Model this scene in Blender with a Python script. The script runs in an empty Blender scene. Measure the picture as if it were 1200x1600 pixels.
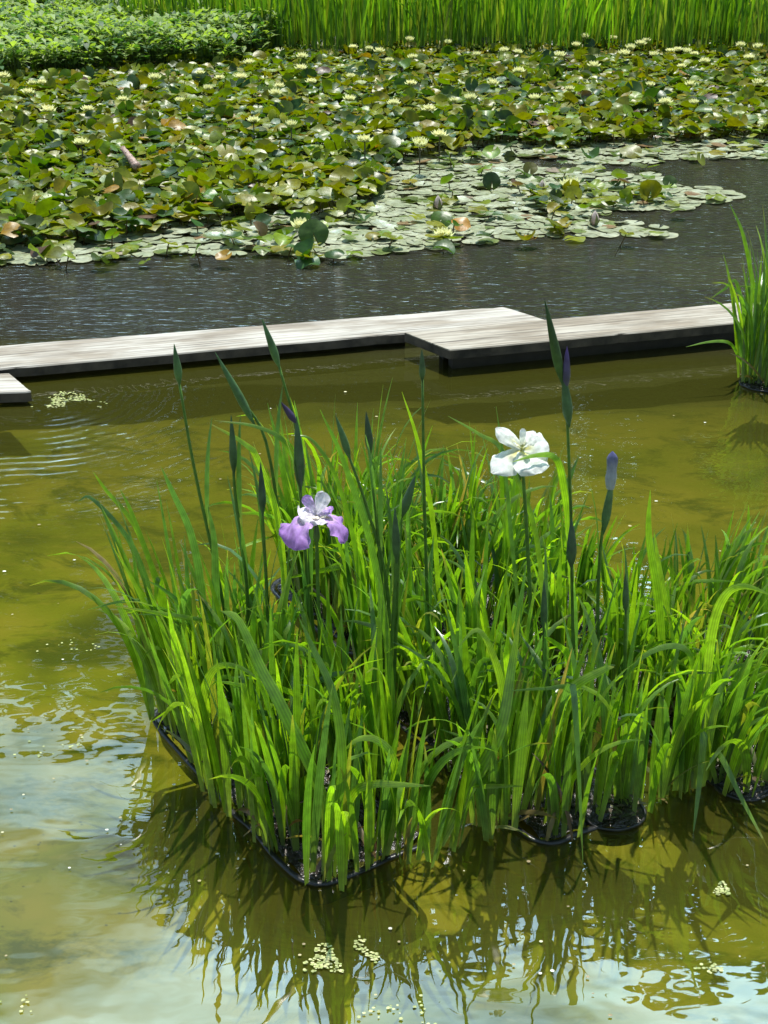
import bpy, math, random
from mathutils import Vector, Matrix, noise
R = math.radians
rnd = random.Random(7)
U = rnd.uniform
S = bpy.context.scene
COL = S.collection

# ------------------------------------------------------------------ camera, sky, sun
CAM_H, PITCH, FPX = 1.6, R(25), 2198.0
cd = bpy.data.cameras.new('camera'); cam = bpy.data.objects.new('camera', cd); COL.objects.link(cam)
cam.location = (0, 0, CAM_H); cam.rotation_euler = (R(90) - PITCH, 0, 0)
cd.sensor_fit = 'VERTICAL'; cd.sensor_height = 24; cd.lens = 12 / (800 / FPX)
cd.clip_end = 600; cd.clip_start = 0.05
S.camera = cam
SUN_EL, SUN_AZ = 71, 5          # azimuth measured from +Y towards +X
w = bpy.data.worlds.new('World'); S.world = w; w.use_nodes = True
nt = w.node_tree; nt.nodes.clear(); N = nt.nodes.new; L = nt.links.new
sky = N('ShaderNodeTexSky'); sky.sky_type = 'NISHITA'; sky.sun_disc = False
sky.sun_elevation = R(SUN_EL); sky.sun_rotation = R(SUN_AZ)
bg1 = N('ShaderNodeBackground'); bg1.inputs[1].default_value = 0.13; L(sky.outputs[0], bg1.inputs[0])
tc = N('ShaderNodeTexCoord'); mp = N('ShaderNodeMapping'); mp.inputs['Scale'].default_value = (1.5, 1.5, 3.2)
mp.inputs['Location'].default_value = (0.35, 0.2, 0.1)
L(tc.outputs['Generated'], mp.inputs[0])
nz = N('ShaderNodeTexNoise'); nz.inputs['Scale'].default_value = 1.7; nz.inputs['Detail'].default_value = 6; nz.inputs['Roughness'].default_value = .55
L(mp.outputs[0], nz.inputs[0])
rp = N('ShaderNodeValToRGB'); rp.color_ramp.elements[0].position = .36; rp.color_ramp.elements[1].position = .66
L(nz.outputs[0], rp.inputs[0])
bg2 = N('ShaderNodeBackground'); bg2.inputs[0].default_value = (.54, .85, 1, 1); bg2.inputs[1].default_value = 1
dp = N('ShaderNodeVectorMath'); dp.operation = 'DOT_PRODUCT'; L(tc.outputs['Generated'], dp.inputs[0])
dp.inputs[1].default_value = (math.sin(R(SUN_AZ)) * math.cos(R(44)), math.cos(R(SUN_AZ)) * math.cos(R(44)), math.sin(R(44)))
gr = N('ShaderNodeMapRange'); gr.interpolation_type = 'SMOOTHSTEP'; gr.inputs[1].default_value = math.cos(R(40)); gr.inputs[2].default_value = math.cos(R(8)); gr.inputs[3].default_value = .48; gr.inputs[4].default_value = 9
L(dp.outputs['Value'], gr.inputs[0]); L(gr.outputs[0], bg2.inputs[1])
mx = N('ShaderNodeMixShader'); L(rp.outputs[0], mx.inputs[0]); L(bg1.outputs[0], mx.inputs[1]); L(bg2.outputs[0], mx.inputs[2])
wo = N('ShaderNodeOutputWorld'); L(mx.outputs[0], wo.inputs[0])
sl = bpy.data.lights.new('sun', 'SUN'); sl.energy = 5.0; sl.angle = R(.55); sl.color = (1, .95, .86)
sun = bpy.data.objects.new('sun', sl); COL.objects.link(sun)
sdir = Vector((math.sin(R(SUN_AZ)) * math.cos(R(SUN_EL)), math.cos(R(SUN_AZ)) * math.cos(R(SUN_EL)), math.sin(R(SUN_EL))))
sun.rotation_euler = sdir.to_track_quat('Z', 'Y').to_euler(); sun.location = (3, 8, 12)
S.view_settings.view_transform = 'Standard'; S.view_settings.look = 'None'
S.view_settings.exposure = 0.38; S.view_settings.gamma = 1
S.render.engine = 'CYCLES'
S.cycles.max_bounces = 7; S.cycles.transparent_max_bounces = 8; S.cycles.transmission_bounces = 4
S.cycles.sample_clamp_indirect = 4; S.cycles.use_denoising = True

# ------------------------------------------------------------------ placing helpers
SP, CP = math.sin(PITCH), math.cos(PITCH)
def ray(px, py):
    dx, dy = (px - 600) / FPX, (800 - py) / FPX
    return Vector((dx, CP + dy * SP, -SP + dy * CP))
def G(px, py, z=0.0):                       # point of the level z seen at photo pixel
    d = ray(px, py); t = (z - CAM_H) / d.z
    return Vector((0, 0, CAM_H)) + d * t
def P(px, py, Y):                           # point at distance Y seen at photo pixel
    d = ray(px, py); return Vector((0, 0, CAM_H)) + d * (Y / d.y)
def proj(p):
    v = Vector(p) - Vector((0, 0, CAM_H)); f = v.y * CP - v.z * SP; u = v.y * SP + v.z * CP
    return 600 + FPX * v.x / f, 800 - FPX * u / f, f
def inside(x, y, poly):
    c = False; n = len(poly)
    for i in range(n):
        x1, y1 = poly[i]; x2, y2 = poly[(i + 1) % n]
        if (y1 > y) != (y2 > y) and x < (x2 - x1) * (y - y1) / (y2 - y1) + x1: c = not c
    return c
def lerp(a, b, t): return tuple(a[i] + (b[i] - a[i]) * t for i in range(3))

class MB:
    def __init__(s): s.v = []; s.f = []; s.c = []
    def add(s, vs, fs, cs):
        o = len(s.v); s.v += [tuple(v) for v in vs]; s.f += [tuple(i + o for i in f) for f in fs]
        s.c += cs if isinstance(cs, list) else [cs] * len(vs)
    def build(s, name, m, parent=None, smooth=True, loc=None):
        me = bpy.data.meshes.new(name)
        vs = s.v
        if loc is not None: vs = [(a - loc[0], b - loc[1], c - loc[2]) for a, b, c in vs]
        me.from_pydata(vs, [], s.f)
        at = me.color_attributes.new('tint', 'FLOAT_COLOR', 'POINT')
        buf = []
        for c in s.c: buf += [c[0], c[1], c[2], c[3] if len(c) > 3 else 1.0]
        at.data.foreach_set('color', buf)
        if smooth: me.polygons.foreach_set('use_smooth', [True] * len(me.polygons))
        me.materials.append(m); me.update()
        o = bpy.data.objects.new(name, me); COL.objects.link(o)
        if parent is not None: o.parent = parent
        if loc is not None and parent is None: o.location = loc
        return o
def tag(o, label=None, cat=None, group=None, kind=None):
    if label: o['label'] = label
    if cat: o['category'] = cat
    if group: o['group'] = group
    if kind: o['kind'] = kind
    return o
def thing(name, loc, label, cat, group=None):
    o = bpy.data.objects.new(name, None); o.empty_display_size = .05; COL.objects.link(o); o.location = loc
    return tag(o, label, cat, group)

# ------------------------------------------------------------------ materials
def newmat(name):
    m = bpy.data.materials.new(name); m.use_nodes = True; t = m.node_tree; t.nodes.clear()
    o = t.nodes.new('ShaderNodeOutputMaterial'); return m, t, t.nodes.new, t.links.new, o
def leafmat(name, rough=.42, trans=.4, tcol=(1.5, 1.6, .5), nscale=60, spec=.5, stripes=False, bump=.0):
    m, t, N, L, o = newmat(name)
    a = N('ShaderNodeAttribute'); a.attribute_name = 'tint'
    g = N('ShaderNodeTexCoord')
    n = N('ShaderNodeTexNoise'); n.inputs['Scale'].default_value = nscale; n.inputs['Detail'].default_value = 3
    L(g.outputs['Object'], n.inputs[0])
    mr = N('ShaderNodeMapRange'); mr.inputs[3].default_value = .72; mr.inputs[4].default_value = 1.28; mr.inputs[1].default_value = .3; mr.inputs[2].default_value = .7
    L(n.outputs[0], mr.inputs[0])
    vm = N('ShaderNodeVectorMath'); vm.operation = 'SCALE'; L(a.outputs[0], vm.inputs[0]); L(mr.outputs[0], vm.inputs['Scale'])
    if stripes:
        sn = N('ShaderNodeMath'); sn.operation = 'MULTIPLY'; sn.inputs[1].default_value = 2 * math.pi * 4; L(a.outputs['Alpha'], sn.inputs[0])
        s2 = N('ShaderNodeMath'); s2.operation = 'SINE'; L(sn.outputs[0], s2.inputs[0])
        s3 = N('ShaderNodeMath'); s3.operation = 'MULTIPLY_ADD'; s3.inputs[1].default_value = .2; s3.inputs[2].default_value = 1; L(s2.outputs[0], s3.inputs[0])
        v2 = N('ShaderNodeVectorMath'); v2.operation = 'SCALE'; L(vm.outputs[0], v2.inputs[0]); L(s3.outputs[0], v2.inputs['Scale']); vm = v2
    p = N('ShaderNodeBsdfPrincipled'); L(vm.outputs[0], p.inputs['Base Color']); p.inputs['Roughness'].default_value = rough
    p.inputs['Specular IOR Level'].default_value = spec
    if stripes: p.inputs['Coat Weight'].default_value = .6; p.inputs['Coat Roughness'].default_value = .38
    tm = N('ShaderNodeVectorMath'); tm.operation = 'MULTIPLY'; tm.inputs[1].default_value = tcol; L(vm.outputs[0], tm.inputs[0])
    tr = N('ShaderNodeBsdfTranslucent'); L(tm.outputs[0], tr.inputs[0])
    if bump:
        b = N('ShaderNodeBump'); b.inputs['Strength'].default_value = bump; b.inputs['Distance'].default_value = .01
        L(n.outputs[0], b.inputs['Height']); L(b.outputs[0], p.inputs['Normal'])
    x = N('ShaderNodeMixShader'); x.inputs[0].default_value = trans; L(p.outputs[0], x.inputs[1]); L(tr.outputs[0], x.inputs[2])
    L(x.outputs[0], o.inputs[0]); return m
M_iris = leafmat('iris_leaf', .32, .46, (2.0, 2.1, .5), 45, .75, stripes=True)
M_bud = leafmat('iris_bud', .45, .28, (1.2, 1.3, .6), 60, .5)
M_petal = leafmat('petal', .5, .35, (1, 1, 1), 90, .3)
M_pad = leafmat('lily_leaf', .38, .24, (1.9, 2.1, .2), 30, .3, bump=.25)
M_flat = leafmat('flat_pad', .3, .05, (1.2, 1.2, .5), 35, .7, bump=.3)
M_reed = leafmat('reed_leaf', .45, .45, (1.8, 1.9, .5), 8, .4)
M_marsh = leafmat('marsh_leaf', .5, .4, (1.9, 2.0, .5), 12, .25)
M_tree = leafmat('tree_leaf', .6, .3, (1.3, 1.5, .5), 2, .3)
M_speck = leafmat('duckweed_leaf', .5, .1, (1, 1, 1), 80, .4)
def solid(name, col, rough=.6, nscale=40, var=.3, bump=.3, dist=.01, spec=.5):
    m, t, N, L, o = newmat(name)
    g = N('ShaderNodeTexCoord'); n = N('ShaderNodeTexNoise'); n.inputs['Scale'].default_value = nscale; n.inputs['Detail'].default_value = 5
    L(g.outputs['Object'], n.inputs[0])
    r = N('ShaderNodeValToRGB'); r.color_ramp.elements[0].position = .3; r.color_ramp.elements[1].position = .7
    r.color_ramp.elements[0].color = (*[c * (1 - var) for c in col], 1); r.color_ramp.elements[1].color = (*[c * (1 + var) for c in col], 1)
    L(n.outputs[0], r.inputs[0]); p = N('ShaderNodeBsdfPrincipled'); L(r.outputs[0], p.inputs['Base Color'])
    p.inputs['Roughness'].default_value = rough; p.inputs['Specular IOR Level'].default_value = spec
    b = N('ShaderNodeBump'); b.inputs['Strength'].default_value = bump; b.inputs['Distance'].default_value = dist
    L(n.outputs[0], b.inputs['Height']); L(b.outputs[0], p.inputs['Normal']); L(p.outputs[0], o.inputs[0]); return m
M_plastic = solid('black_plastic', (.022, .022, .024), .32, 30, .4, .2)
M_soil = solid('wet_soil', (.018, .013, .010), .22, 70, .6, 1.0, .012, .7)
M_bark = solid('bark', (.06, .045, .03), .8, 12, .4, .8)
M_side = solid('shaded_damp_plank_edge', (.045, .036, .027), .8, 14, .8, .9)  # plank sides and underside: shade painted into the colour along with damp
M_dark = solid('shade_dark_wood', (.012, .010, .008), .7, 20, .5, .5)  # added bearers, deep shade under the planks put into their colour
M_rhiz = solid('rhizome', (.30, .20, .16), .5, 60, .4, .6)

def woodmat(name, ca, cb, cd_):
    m, t, N, L, o = newmat(name)
    g = N('ShaderNodeTexCoord')
    def nz(scale, loc, det=6, rough=.6):
        mp = N('ShaderNodeMapping'); mp.inputs['Scale'].default_value = scale; mp.inputs['Location'].default_value = loc
        L(g.outputs['Object'], mp.inputs[0]); n = N('ShaderNodeTexNoise'); n.inputs['Scale'].default_value = 1; n.inputs['Detail'].default_value = det
        n.inputs['Roughness'].default_value = rough; L(mp.outputs[0], n.inputs[0]); return n
    grain = nz((2.2, 75, 40), (0, 0, 0)); blot = nz((2.5, 9, 9), (3, 1, 2), 4); crack = nz((1.6, 120, 60), (7, 3, 1), 2, .4)
    r = N('ShaderNodeValToRGB'); r.color_ramp.elements[0].position = .40; r.color_ramp.elements[1].position = .57
    r.color_ramp.elements[0].color = (*cb, 1); r.color_ramp.elements[1].color = (*ca, 1); L(grain.outputs[0], r.inputs[0])
    r2 = N('ShaderNodeValToRGB'); r2.color_ramp.elements[0].position = .40; r2.color_ramp.elements[1].position = .56
    r2.color_ramp.elements[0].color = (.50, .43, .35, 1); r2.color_ramp.elements[1].color = (1, 1, 1, 1); L(blot.outputs[0], r2.inputs[0])
    mm = N('ShaderNodeMixRGB'); mm.blend_type = 'MULTIPLY'; mm.inputs[0].default_value = .8; L(r.outputs[0], mm.inputs[1]); L(r2.outputs[0], mm.inputs[2])
    r3 = N('ShaderNodeValToRGB'); r3.color_ramp.elements[0].position = .32; r3.color_ramp.elements[1].position = .37
    r3.color_ramp.elements[0].color = (1, 1, 1, 1); r3.color_ramp.elements[1].color = (0, 0, 0, 1); L(crack.outputs[0], r3.inputs[0])
    m3 = N('ShaderNodeMixRGB'); L(r3.outputs[0], m3.inputs[0]); L(mm.outputs[0], m3.inputs[1]); m3.inputs[2].default_value = (*cd_, 1)
    p = N('ShaderNodeBsdfPrincipled'); L(m3.outputs[0], p.inputs['Base Color']); p.inputs['Roughness'].default_value = .75
    b = N('ShaderNodeBump'); b.inputs['Strength'].default_value = .5; b.inputs['Distance'].default_value = .004; L(grain.outputs[0], b.inputs['Height'])
    L(b.outputs[0], p.inputs['Normal']); L(p.outputs[0], o.inputs[0]); return m
M_woodL = woodmat('weathered_wood', (.41, .385, .34), (.26, .235, .20), (.06, .05, .04))
M_woodR = woodmat('brown_weathered_wood', (.37, .335, .28), (.22, .195, .155), (.05, .04, .03))

# water: a clear, slightly turbid surface over a real bed
m, t, N, L, o = newmat('pond_water'); M_water = m
g = N('ShaderNodeNewGeometry')
sx = N('ShaderNodeSeparateXYZ'); L(g.outputs['Position'], sx.inputs[0])
def mapn(scale, loc=(0, 0, 0), rot=0):
    mp = N('ShaderNodeMapping'); mp.inputs['Scale'].default_value = scale; mp.inputs['Location'].default_value = loc; mp.inputs['Rotation'].default_value = (0, 0, rot)
    L(g.outputs['Position'], mp.inputs[0]); return mp
def noi(scale, det=2, rough=.5, loc=(0, 0, 0), rot=0, dist=0):
    mp = mapn(scale, loc, rot); n = N('ShaderNodeTexNoise'); n.inputs['Scale'].default_value = 1; n.inputs['Detail'].default_value = det
    n.inputs['Roughness'].default_value = rough; n.inputs['Distortion'].default_value = dist; L(mp.outputs[0], n.inputs[0]); return n.outputs[0]
def math_(op, a, b=None, c=None, clamp=False):
    n = N('ShaderNodeMath'); n.operation = op; n.use_clamp = clamp
    for i, v in enumerate((a, b, c)):
        if v is None: continue
        if isinstance(v, (int, float)): n.inputs[i].default_value = v
        else: L(v, n.inputs[i])
    return n.outputs[0]
def rng(v, a, b, c, d, smooth=True):
    n = N('ShaderNodeMapRange'); n.inputs[1].default_value = a; n.inputs[2].default_value = b; n.inputs[3].default_value = c; n.inputs[4].default_value = d
    if smooth: n.interpolation_type = 'SMOOTHSTEP'
    L(v, n.inputs[0]); return n.outputs[0]
calm = noi((6, 10, 5), 2, .5)                 # slow undulation of the sheltered part
fine = noi((22, 34, 20), 1, .5, rot=.2)
windy = noi((8, 26, 10), 2, .6, rot=-.10)     # wind ripples beyond the planks
windy2 = noi((26, 70, 10), 2, .55, rot=.15)
far = rng(sx.outputs[1], 4.6, 5.1, 0, 1)
mid = rng(sx.outputs[1], 2.6, 4.0, 0, 1)
h_near = math_('ADD', math_('MULTIPLY', calm, .0014), math_('MULTIPLY', fine, math_('ADD', math_('MULTIPLY', mid, .0008), .00007)))
h_far = math_('ADD', math_('MULTIPLY', windy, .010), math_('MULTIPLY', windy2, .0026))
h = math_('ADD', math_('MULTIPLY', h_near, math_('SUBTRACT', 1.0, far)), math_('MULTIPLY', h_far, far))
# rings spreading from the end of the small plank
c0 = G(55, 622)
vd = N('ShaderNodeVectorMath'); vd.operation = 'DISTANCE'; L(g.outputs['Position'], vd.inputs[0]); vd.inputs[1].default_value = c0
dist = math_('ADD', vd.outputs['Value'], math_('MULTIPLY', calm, .07))
ring = math_('SINE', math_('MULTIPLY', dist, 2 * math.pi / .047))
amp = math_('MULTIPLY', rng(vd.outputs['Value'], .10, .25, 0, 1), rng(vd.outputs['Value'], .45, 1.25, 1, 0))
amp = math_('MULTIPLY', amp, rng(sx.outputs[1], 4.35, 4.6, 1, 0))
amp = math_('MULTIPLY', amp, rng(noi((3, 3, 3), 2, .5, (5, 2, 0)), .35, .6, .25, 1))
h = math_('ADD', h, math_('MULTIPLY', math_('MULTIPLY', ring, amp), .0013))
bp = N('ShaderNodeBump'); bp.inputs['Strength'].default_value = 1; bp.inputs['Distance'].default_value = 1; L(h, bp.inputs['Height'])
fr = N('ShaderNodeFresnel'); fr.inputs['IOR'].default_value = 1.9; L(bp.outputs[0], fr.inputs['Normal'])
gl = N('ShaderNodeBsdfGlossy'); L(math_('MULTIPLY_ADD', far, .10, .012), gl.inputs['Roughness']); L(bp.outputs[0], gl.inputs['Normal'])
tr = N('ShaderNodeBsdfTransparent'); tr.inputs[0].default_value = (.82, .86, .55, 1)
df = N('ShaderNodeBsdfDiffuse'); cw = N('ShaderNodeMixRGB'); L(far, cw.inputs[0]); cw.inputs[1].default_value = (.10, .10, .016, 1); cw.inputs[2].default_value = (.095, .09, .07, 1); L(cw.outputs[0], df.inputs[0])
x1 = N('ShaderNodeMixShader'); x1.inputs[0].default_value = .27; L(tr.outputs[0], x1.inputs[1]); L(df.outputs[0], x1.inputs[2])
x2 = N('ShaderNodeMixShader'); L(fr.outputs[0], x2.inputs[0]); L(x1.outputs[0], x2.inputs[1]); L(gl.outputs[0], x2.inputs[2]); L(x2.outputs[0], o.inputs[0])

# ground sheet: algae covered bed, muddy bed dimmed beyond the planks for deep water and plank shade, grass on the bank
m, t, N, L, o = newmat('pond_ground'); M_ground = m
g = N('ShaderNodeNewGeometry'); sx = N('ShaderNodeSeparateXYZ'); L(g.outputs['Position'], sx.inputs[0])
def ramp(v, stops):
    r = N('ShaderNodeValToRGB'); e = r.color_ramp.elements
    while len(e) < len(stops): e.new(.5)
    for i, (p_, c) in enumerate(stops): e[i].position = p_; e[i].color = (*c, 1)
    L(v, r.inputs[0]); return r.outputs[0]
def mixc(f, a, b, mode='MIX'):
    n = N('ShaderNodeMixRGB'); n.blend_type = mode
    if isinstance(f, (int, float)): n.inputs[0].default_value = f
    else: L(f, n.inputs[0])
    for i, v in ((1, a), (2, b)):
        if isinstance(v, tuple): n.inputs[i].default_value = (*v, 1)
        else: L(v, n.inputs[i])
    return n.outputs[0]
big = noi((1.5, 1.9, 1), 3, .55, (2.3, .7, 0)); med = noi((4, 7, 4), 6, .68, (1, 4, 0), 0, .5); sml = noi((18, 34, 10), 3, .6)
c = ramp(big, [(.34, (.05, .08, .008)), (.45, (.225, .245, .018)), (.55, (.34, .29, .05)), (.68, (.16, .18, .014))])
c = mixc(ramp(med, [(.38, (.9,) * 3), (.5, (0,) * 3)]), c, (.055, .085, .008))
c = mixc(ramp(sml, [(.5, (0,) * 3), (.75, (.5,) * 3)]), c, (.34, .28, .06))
dim_mud = mixc(med, (.016, .016, .013), (.035, .033, .025))
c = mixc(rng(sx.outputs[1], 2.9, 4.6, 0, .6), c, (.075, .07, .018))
c = mixc(rng(sx.outputs[1], 4.35, 4.9, 0, 1), c, dim_mud)  # bed colour darkened to paint in light lost to depth and plank shade
c = mixc(rng(sx.outputs[2], .0, .08, 0, 1), c, mixc(med, (.05, .09, .015), (.11, .15, .03)))
p = N('ShaderNodeBsdfPrincipled'); L(c, p.inputs['Base Color']); p.inputs['Roughness'].default_value = .9; p.inputs['Specular IOR Level'].default_value = .1
L(p.outputs[0], o.inputs[0])

# ------------------------------------------------------------------ setting
def gz(x, y):
    z = -.16 + .05 * noise.noise(Vector((x * 1.3, y * 1.3, 0))) + .015 * noise.noise(Vector((x * 6, y * 6, 3)))
    t = max(0, min(1, (y - 4.9) / 1.6)); z -= .35 * t * t
    e = max(y - 14.6, -x - 9, x - 9, -y - 3)
    if e > 0: z += min(1.0, e / .8) * .6 + max(0, min(e - 6, 40)) * .12
    return z
def frange(a, b, n): return [a + (b - a) * i / n for i in range(n)]
xs = [-300, -100, -40, -20, -14] + frange(-11, -2, 12) + frange(-2, 2, 60) + frange(2, 11, 12) + [11, 14, 20, 40, 100, 300]
ys = [-100, -40, -12, -6, -4, -3] + frange(-2, .6, 6) + frange(.6, 5.2, 60) + frange(5.2, 18, 26) + [18, 20, 25, 35, 60, 120, 300]
mb = MB(); nx = len(xs)
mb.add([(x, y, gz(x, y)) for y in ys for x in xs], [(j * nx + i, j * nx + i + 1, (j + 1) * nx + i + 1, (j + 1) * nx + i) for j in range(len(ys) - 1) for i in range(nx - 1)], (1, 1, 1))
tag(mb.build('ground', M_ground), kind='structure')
mb = MB(); mb.add([(-9.7, -3.7, 0), (9.7, -3.7, 0), (9.7, 15.3, 0), (-9.7, 15.3, 0)], [(0, 1, 2, 3)], (1, 1, 1))
tag(mb.build('water', M_water, smooth=False), kind='structure')

# ------------------------------------------------------------------ trees on the far bank (they are what the pond mirrors)
def tube(mb, pts, rads, n, col):
    vs = []; fs = []
    for i, p in enumerate(pts):
        p = Vector(p); d = (Vector(pts[min(i + 1, len(pts) - 1)]) - Vector(pts[max(i - 1, 0)])).normalized()
        a = d.cross(Vector((.31, .93, .2))).normalized(); b = d.cross(a)
        for k in range(n):
            th = 2 * math.pi * k / n; vs.append(p + (a * math.cos(th) + b * math.sin(th)) * rads[i])
    for i in range(len(pts) - 1):
        for k in range(n): fs.append((i * n + k, i * n + (k + 1) % n, (i + 1) * n + (k + 1) % n, (i + 1) * n + k))
    fs.append(tuple(range(n))[::-1]); fs.append(tuple((len(pts) - 1) * n + k for k in range(n)))
    mb.add(vs, fs, col)
def tree(x, y, H, rad, label, dark):
    z0 = gz(x, y)
    root = thing('leafy_tree', (x, y, z0), label, 'tree', 'trees behind the reeds')
    t = MB(); tube(t, [(0, 0, -.1), (.1, 0, H * .3), (-.1, .1, H * .6), (0, 0, H * .9)], [.28, .22, .14, .04], 8, (1, 1, 1))
    lobes = []
    for i in range(17):
        a = U(0, 6.28); zz = U(.08, .93) * H; rr = rad * U(.35, .75) * (1.15 - abs(zz / H - .5)); c = Vector((math.cos(a) * rr, math.sin(a) * rr, zz))
        lobes.append((c, rad * U(.38, .6)))
        tube(t, [(0, 0, max(.15 * H, zz - rad * .7)), tuple(c * .6 + Vector((0, 0, (zz - rad * .2) * .4))), tuple(c)], [.09, .06, .02], 5, (1, 1, 1))
    t.build('trunk', M_bark, root)
    cr = MB()
    for i in range(8000):
        c, r = lobes[i % len(lobes)]
        d = Vector((rnd.gauss(0, 1), rnd.gauss(0, 1), rnd.gauss(0, 1))).normalized() * r * U(.45, 1.05)
        p = c + d; s = U(.3, .6); q = Matrix.Rotation(U(0, 6.28), 3, 'Z') @ Matrix.Rotation(U(0, 1.4), 3, 'X') @ Matrix.Rotation(U(0, 6.28), 3, 'Z')
        col = lerp((.035, .07, .012), (.085, .12, .02), rnd.random()) if not dark else lerp((.02, .045, .012), (.05, .08, .02), rnd.random())
        cr.add([p + q @ Vector(v) * s for v in ((-1, 0, 0), (0, -.6, .1), (1, 0, 0), (0, .6, .1))], [(0, 1, 2, 3)], col)
    cr.build('crown', M_tree, root, smooth=False)
for i, (x, y, H, r, d, l) in enumerate([(-11, 22, 13.4, 4.2, 0, 'broad green tree leftmost on the far bank'), (-6.2, 21.5, 13.2, 3.9, 1, 'dark tree second from the left behind the reeds'), (-1.6, 22.4, 19.4, 4, 0, 'tall green tree left of the middle behind the reeds'),
        (3.0, 21.5, 20.4, 4.2, 1, 'tall dark tree right of the middle behind the reeds'), (7.6, 22, 20.4, 4.3, 0, 'tallest light green tree right on the far bank'), (12.6, 22.5, 19, 4.4, 1, 'dark tree rightmost on the far bank'),
        (0.6, 26, 22, 4.5, 1, 'dark tree standing in the second row of the far bank'), (-9, 27, 14, 4.5, 0, 'green tree in the second row at the left'), (9.5, 27, 18, 4.5, 1, 'dark tree in the second row at the right')]):
    tree(x * 1.95, y * 1.95, H * 1.78, r * 1.95, l, d)

# ------------------------------------------------------------------ a sword shaped leaf
def blade(mb, pts, wid, face, tints, twist=0.0, prof=None, vee=.22):
    n = len(pts); vs = []; cs = []; fs = []
    for i, p in enumerate(pts):
        p = Vector(p); s = i / (n - 1)
        tg = (Vector(pts[min(i + 1, n - 1)]) - Vector(pts[max(i - 1, 0)])).normalized()
        sd = face.cross(tg)
        if sd.length < 1e-4: sd = Vector((1, 0, 0))
        sd = Matrix.Rotation(twist * s, 3, tg) @ sd.normalized(); nm = tg.cross(sd)
        wf = prof(s) if prof else (.72 + .55 * min(1, s / .35) * (1 - .25 * s)) * max(0, 1 - s ** 3.0) ** .8 * .9
        ww = max(.0004, wid * wf * .5)
        vs += [p - sd * ww, p + nm * ww * vee, p + sd * ww]
        a = tints[0]; b = tints[1]; e = tints[2]
        col = lerp(a, b, min(1, s / .28)) if s < .86 else lerp(b, e, (s - .86) / .14)
        edge = lerp(col, (col[0] * 1.15, col[1] * 1.1, col[2]), 1)
        cs += [(*edge, 0.0), (*col, .5), (*edge, 1.0)]
    for i in range(n - 1):
        o = 3 * i; fs += [(o, o + 1, o + 4, o + 3), (o + 1, o + 2, o + 5, o + 4)]
    mb.add(vs, fs, cs)
def grow(base, az, th0, bend, pw, Lg, n=13, kink=None, side=0.0):
    pts = [Vector(base)]; p = Vector(base)
    for i in range(1, n):
        s = (i - .5) / (n - 1); th = th0 + bend * s ** pw
        if kink and s > kink[0]: th += kink[1]
        th = min(th, 2.75); a = az + side * s
        p = p + Vector((math.sin(th) * math.sin(a), math.sin(th) * math.cos(a), math.cos(th))) * Lg / (n - 1); pts.append(p.copy())
    return pts
def smooth(pts, n=16):                        # Catmull-Rom through the points
    q = [Vector(p) for p in pts]; q = [q[0] * 2 - q[1]] + q + [q[-1] * 2 - q[-2]]; out = []
    m_ = len(pts) - 1
    for k in range(n):
        u = k / (n - 1) * m_; i = min(int(u), m_ - 1); f = u - i; a, b, c, d = q[i:i + 4]
        out.append(.5 * ((2 * b) + (c - a) * f + (2 * a - 5 * b + 4 * c - d) * f * f + (3 * b - a - 3 * c + d) * f ** 3))
    return out
G_BASE = (.16, .20, .08)
GREENS = [(.10, .20, .012), (.135, .25, .014), (.075, .165, .022), (.065, .145, .045), (.18, .30, .016), (.10, .20, .016)]
def irtint(k=None):
    c = GREENS[k] if k is not None else rnd.choice(GREENS)
    f = U(.75, 1.2); c = tuple(v * f for v in c)
    if k is None and rnd.random() < .02: c = (.20, .22, .04)
    if k is None and rnd.random() < .008: c = (.22, .17, .08)
    return (lerp(G_BASE, c, U(.2, .6)), c, lerp(c, (.30, .22, .08), U(.2, .9) if rnd.random() < .2 else .05))
def face_for(az, phi):
    perp = Vector((math.cos(az), -math.sin(az), 0)); d = Vector((math.sin(az), math.cos(az), 0))
    return perp.cross(Vector((0, 0, 1))) * math.cos(phi) + perp * math.sin(phi) if True else d
def fan(mb, x, y, z, n, Lm, leanx, leany, spread=.12, wid=.0135, arch=.25):
    fa = U(0, math.pi)
    for i in range(n):
        u = (i / (n - 1) - .5) * 2 if n > 1 else 0
        bx = x + math.sin(fa) * u * .028 + U(-.026, .026); by = y + math.cos(fa) * u * .028 + U(-.026, .026)
        lx = leanx + math.sin(fa) * u * spread + rnd.gauss(0, .05); ly = leany + math.cos(fa) * u * spread + rnd.gauss(0, .05)
        th0 = min(.5, math.hypot(lx, ly)); az = math.atan2(lx, ly)
        Lg = Lm * U(.72, 1.12) * (1 - .2 * abs(u))
        k = None; r = rnd.random(); bend = U(.05, .35); pw = U(1.5, 2.6)
        if r < arch: bend = U(.8, 2.3); pw = U(1.8, 4.2); az = math.pi + U(-1.3, 1.3) if rnd.random() < .45 else az
        elif r < arch + .06: k = (U(.55, .8), U(.7, 1.7)); bend = U(.05, .2)
        blade(mb, grow((bx, by, z), az, th0, bend, pw, Lg, kink=k, side=U(-.25, .25)), wid * U(.75, 1.25), face_for(az, U(-.9, .9)), irtint(), U(-.7, .7))
    for i in range(rnd.randint(1, 3)):        # short dead leaves at the foot
        az = U(0, 6.28); c = rnd.choice([(.16, .12, .05), (.09, .05, .03), (.13, .15, .06)])
        blade(mb, grow((x + U(-.03, .03), y + U(-.03, .03), z), az, U(.2, .9), U(.3, 1.3), 1.6, U(.07, .18), 8), .009, face_for(az, U(-.5, .5)), (c, c, c), U(-1, 1))

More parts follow.
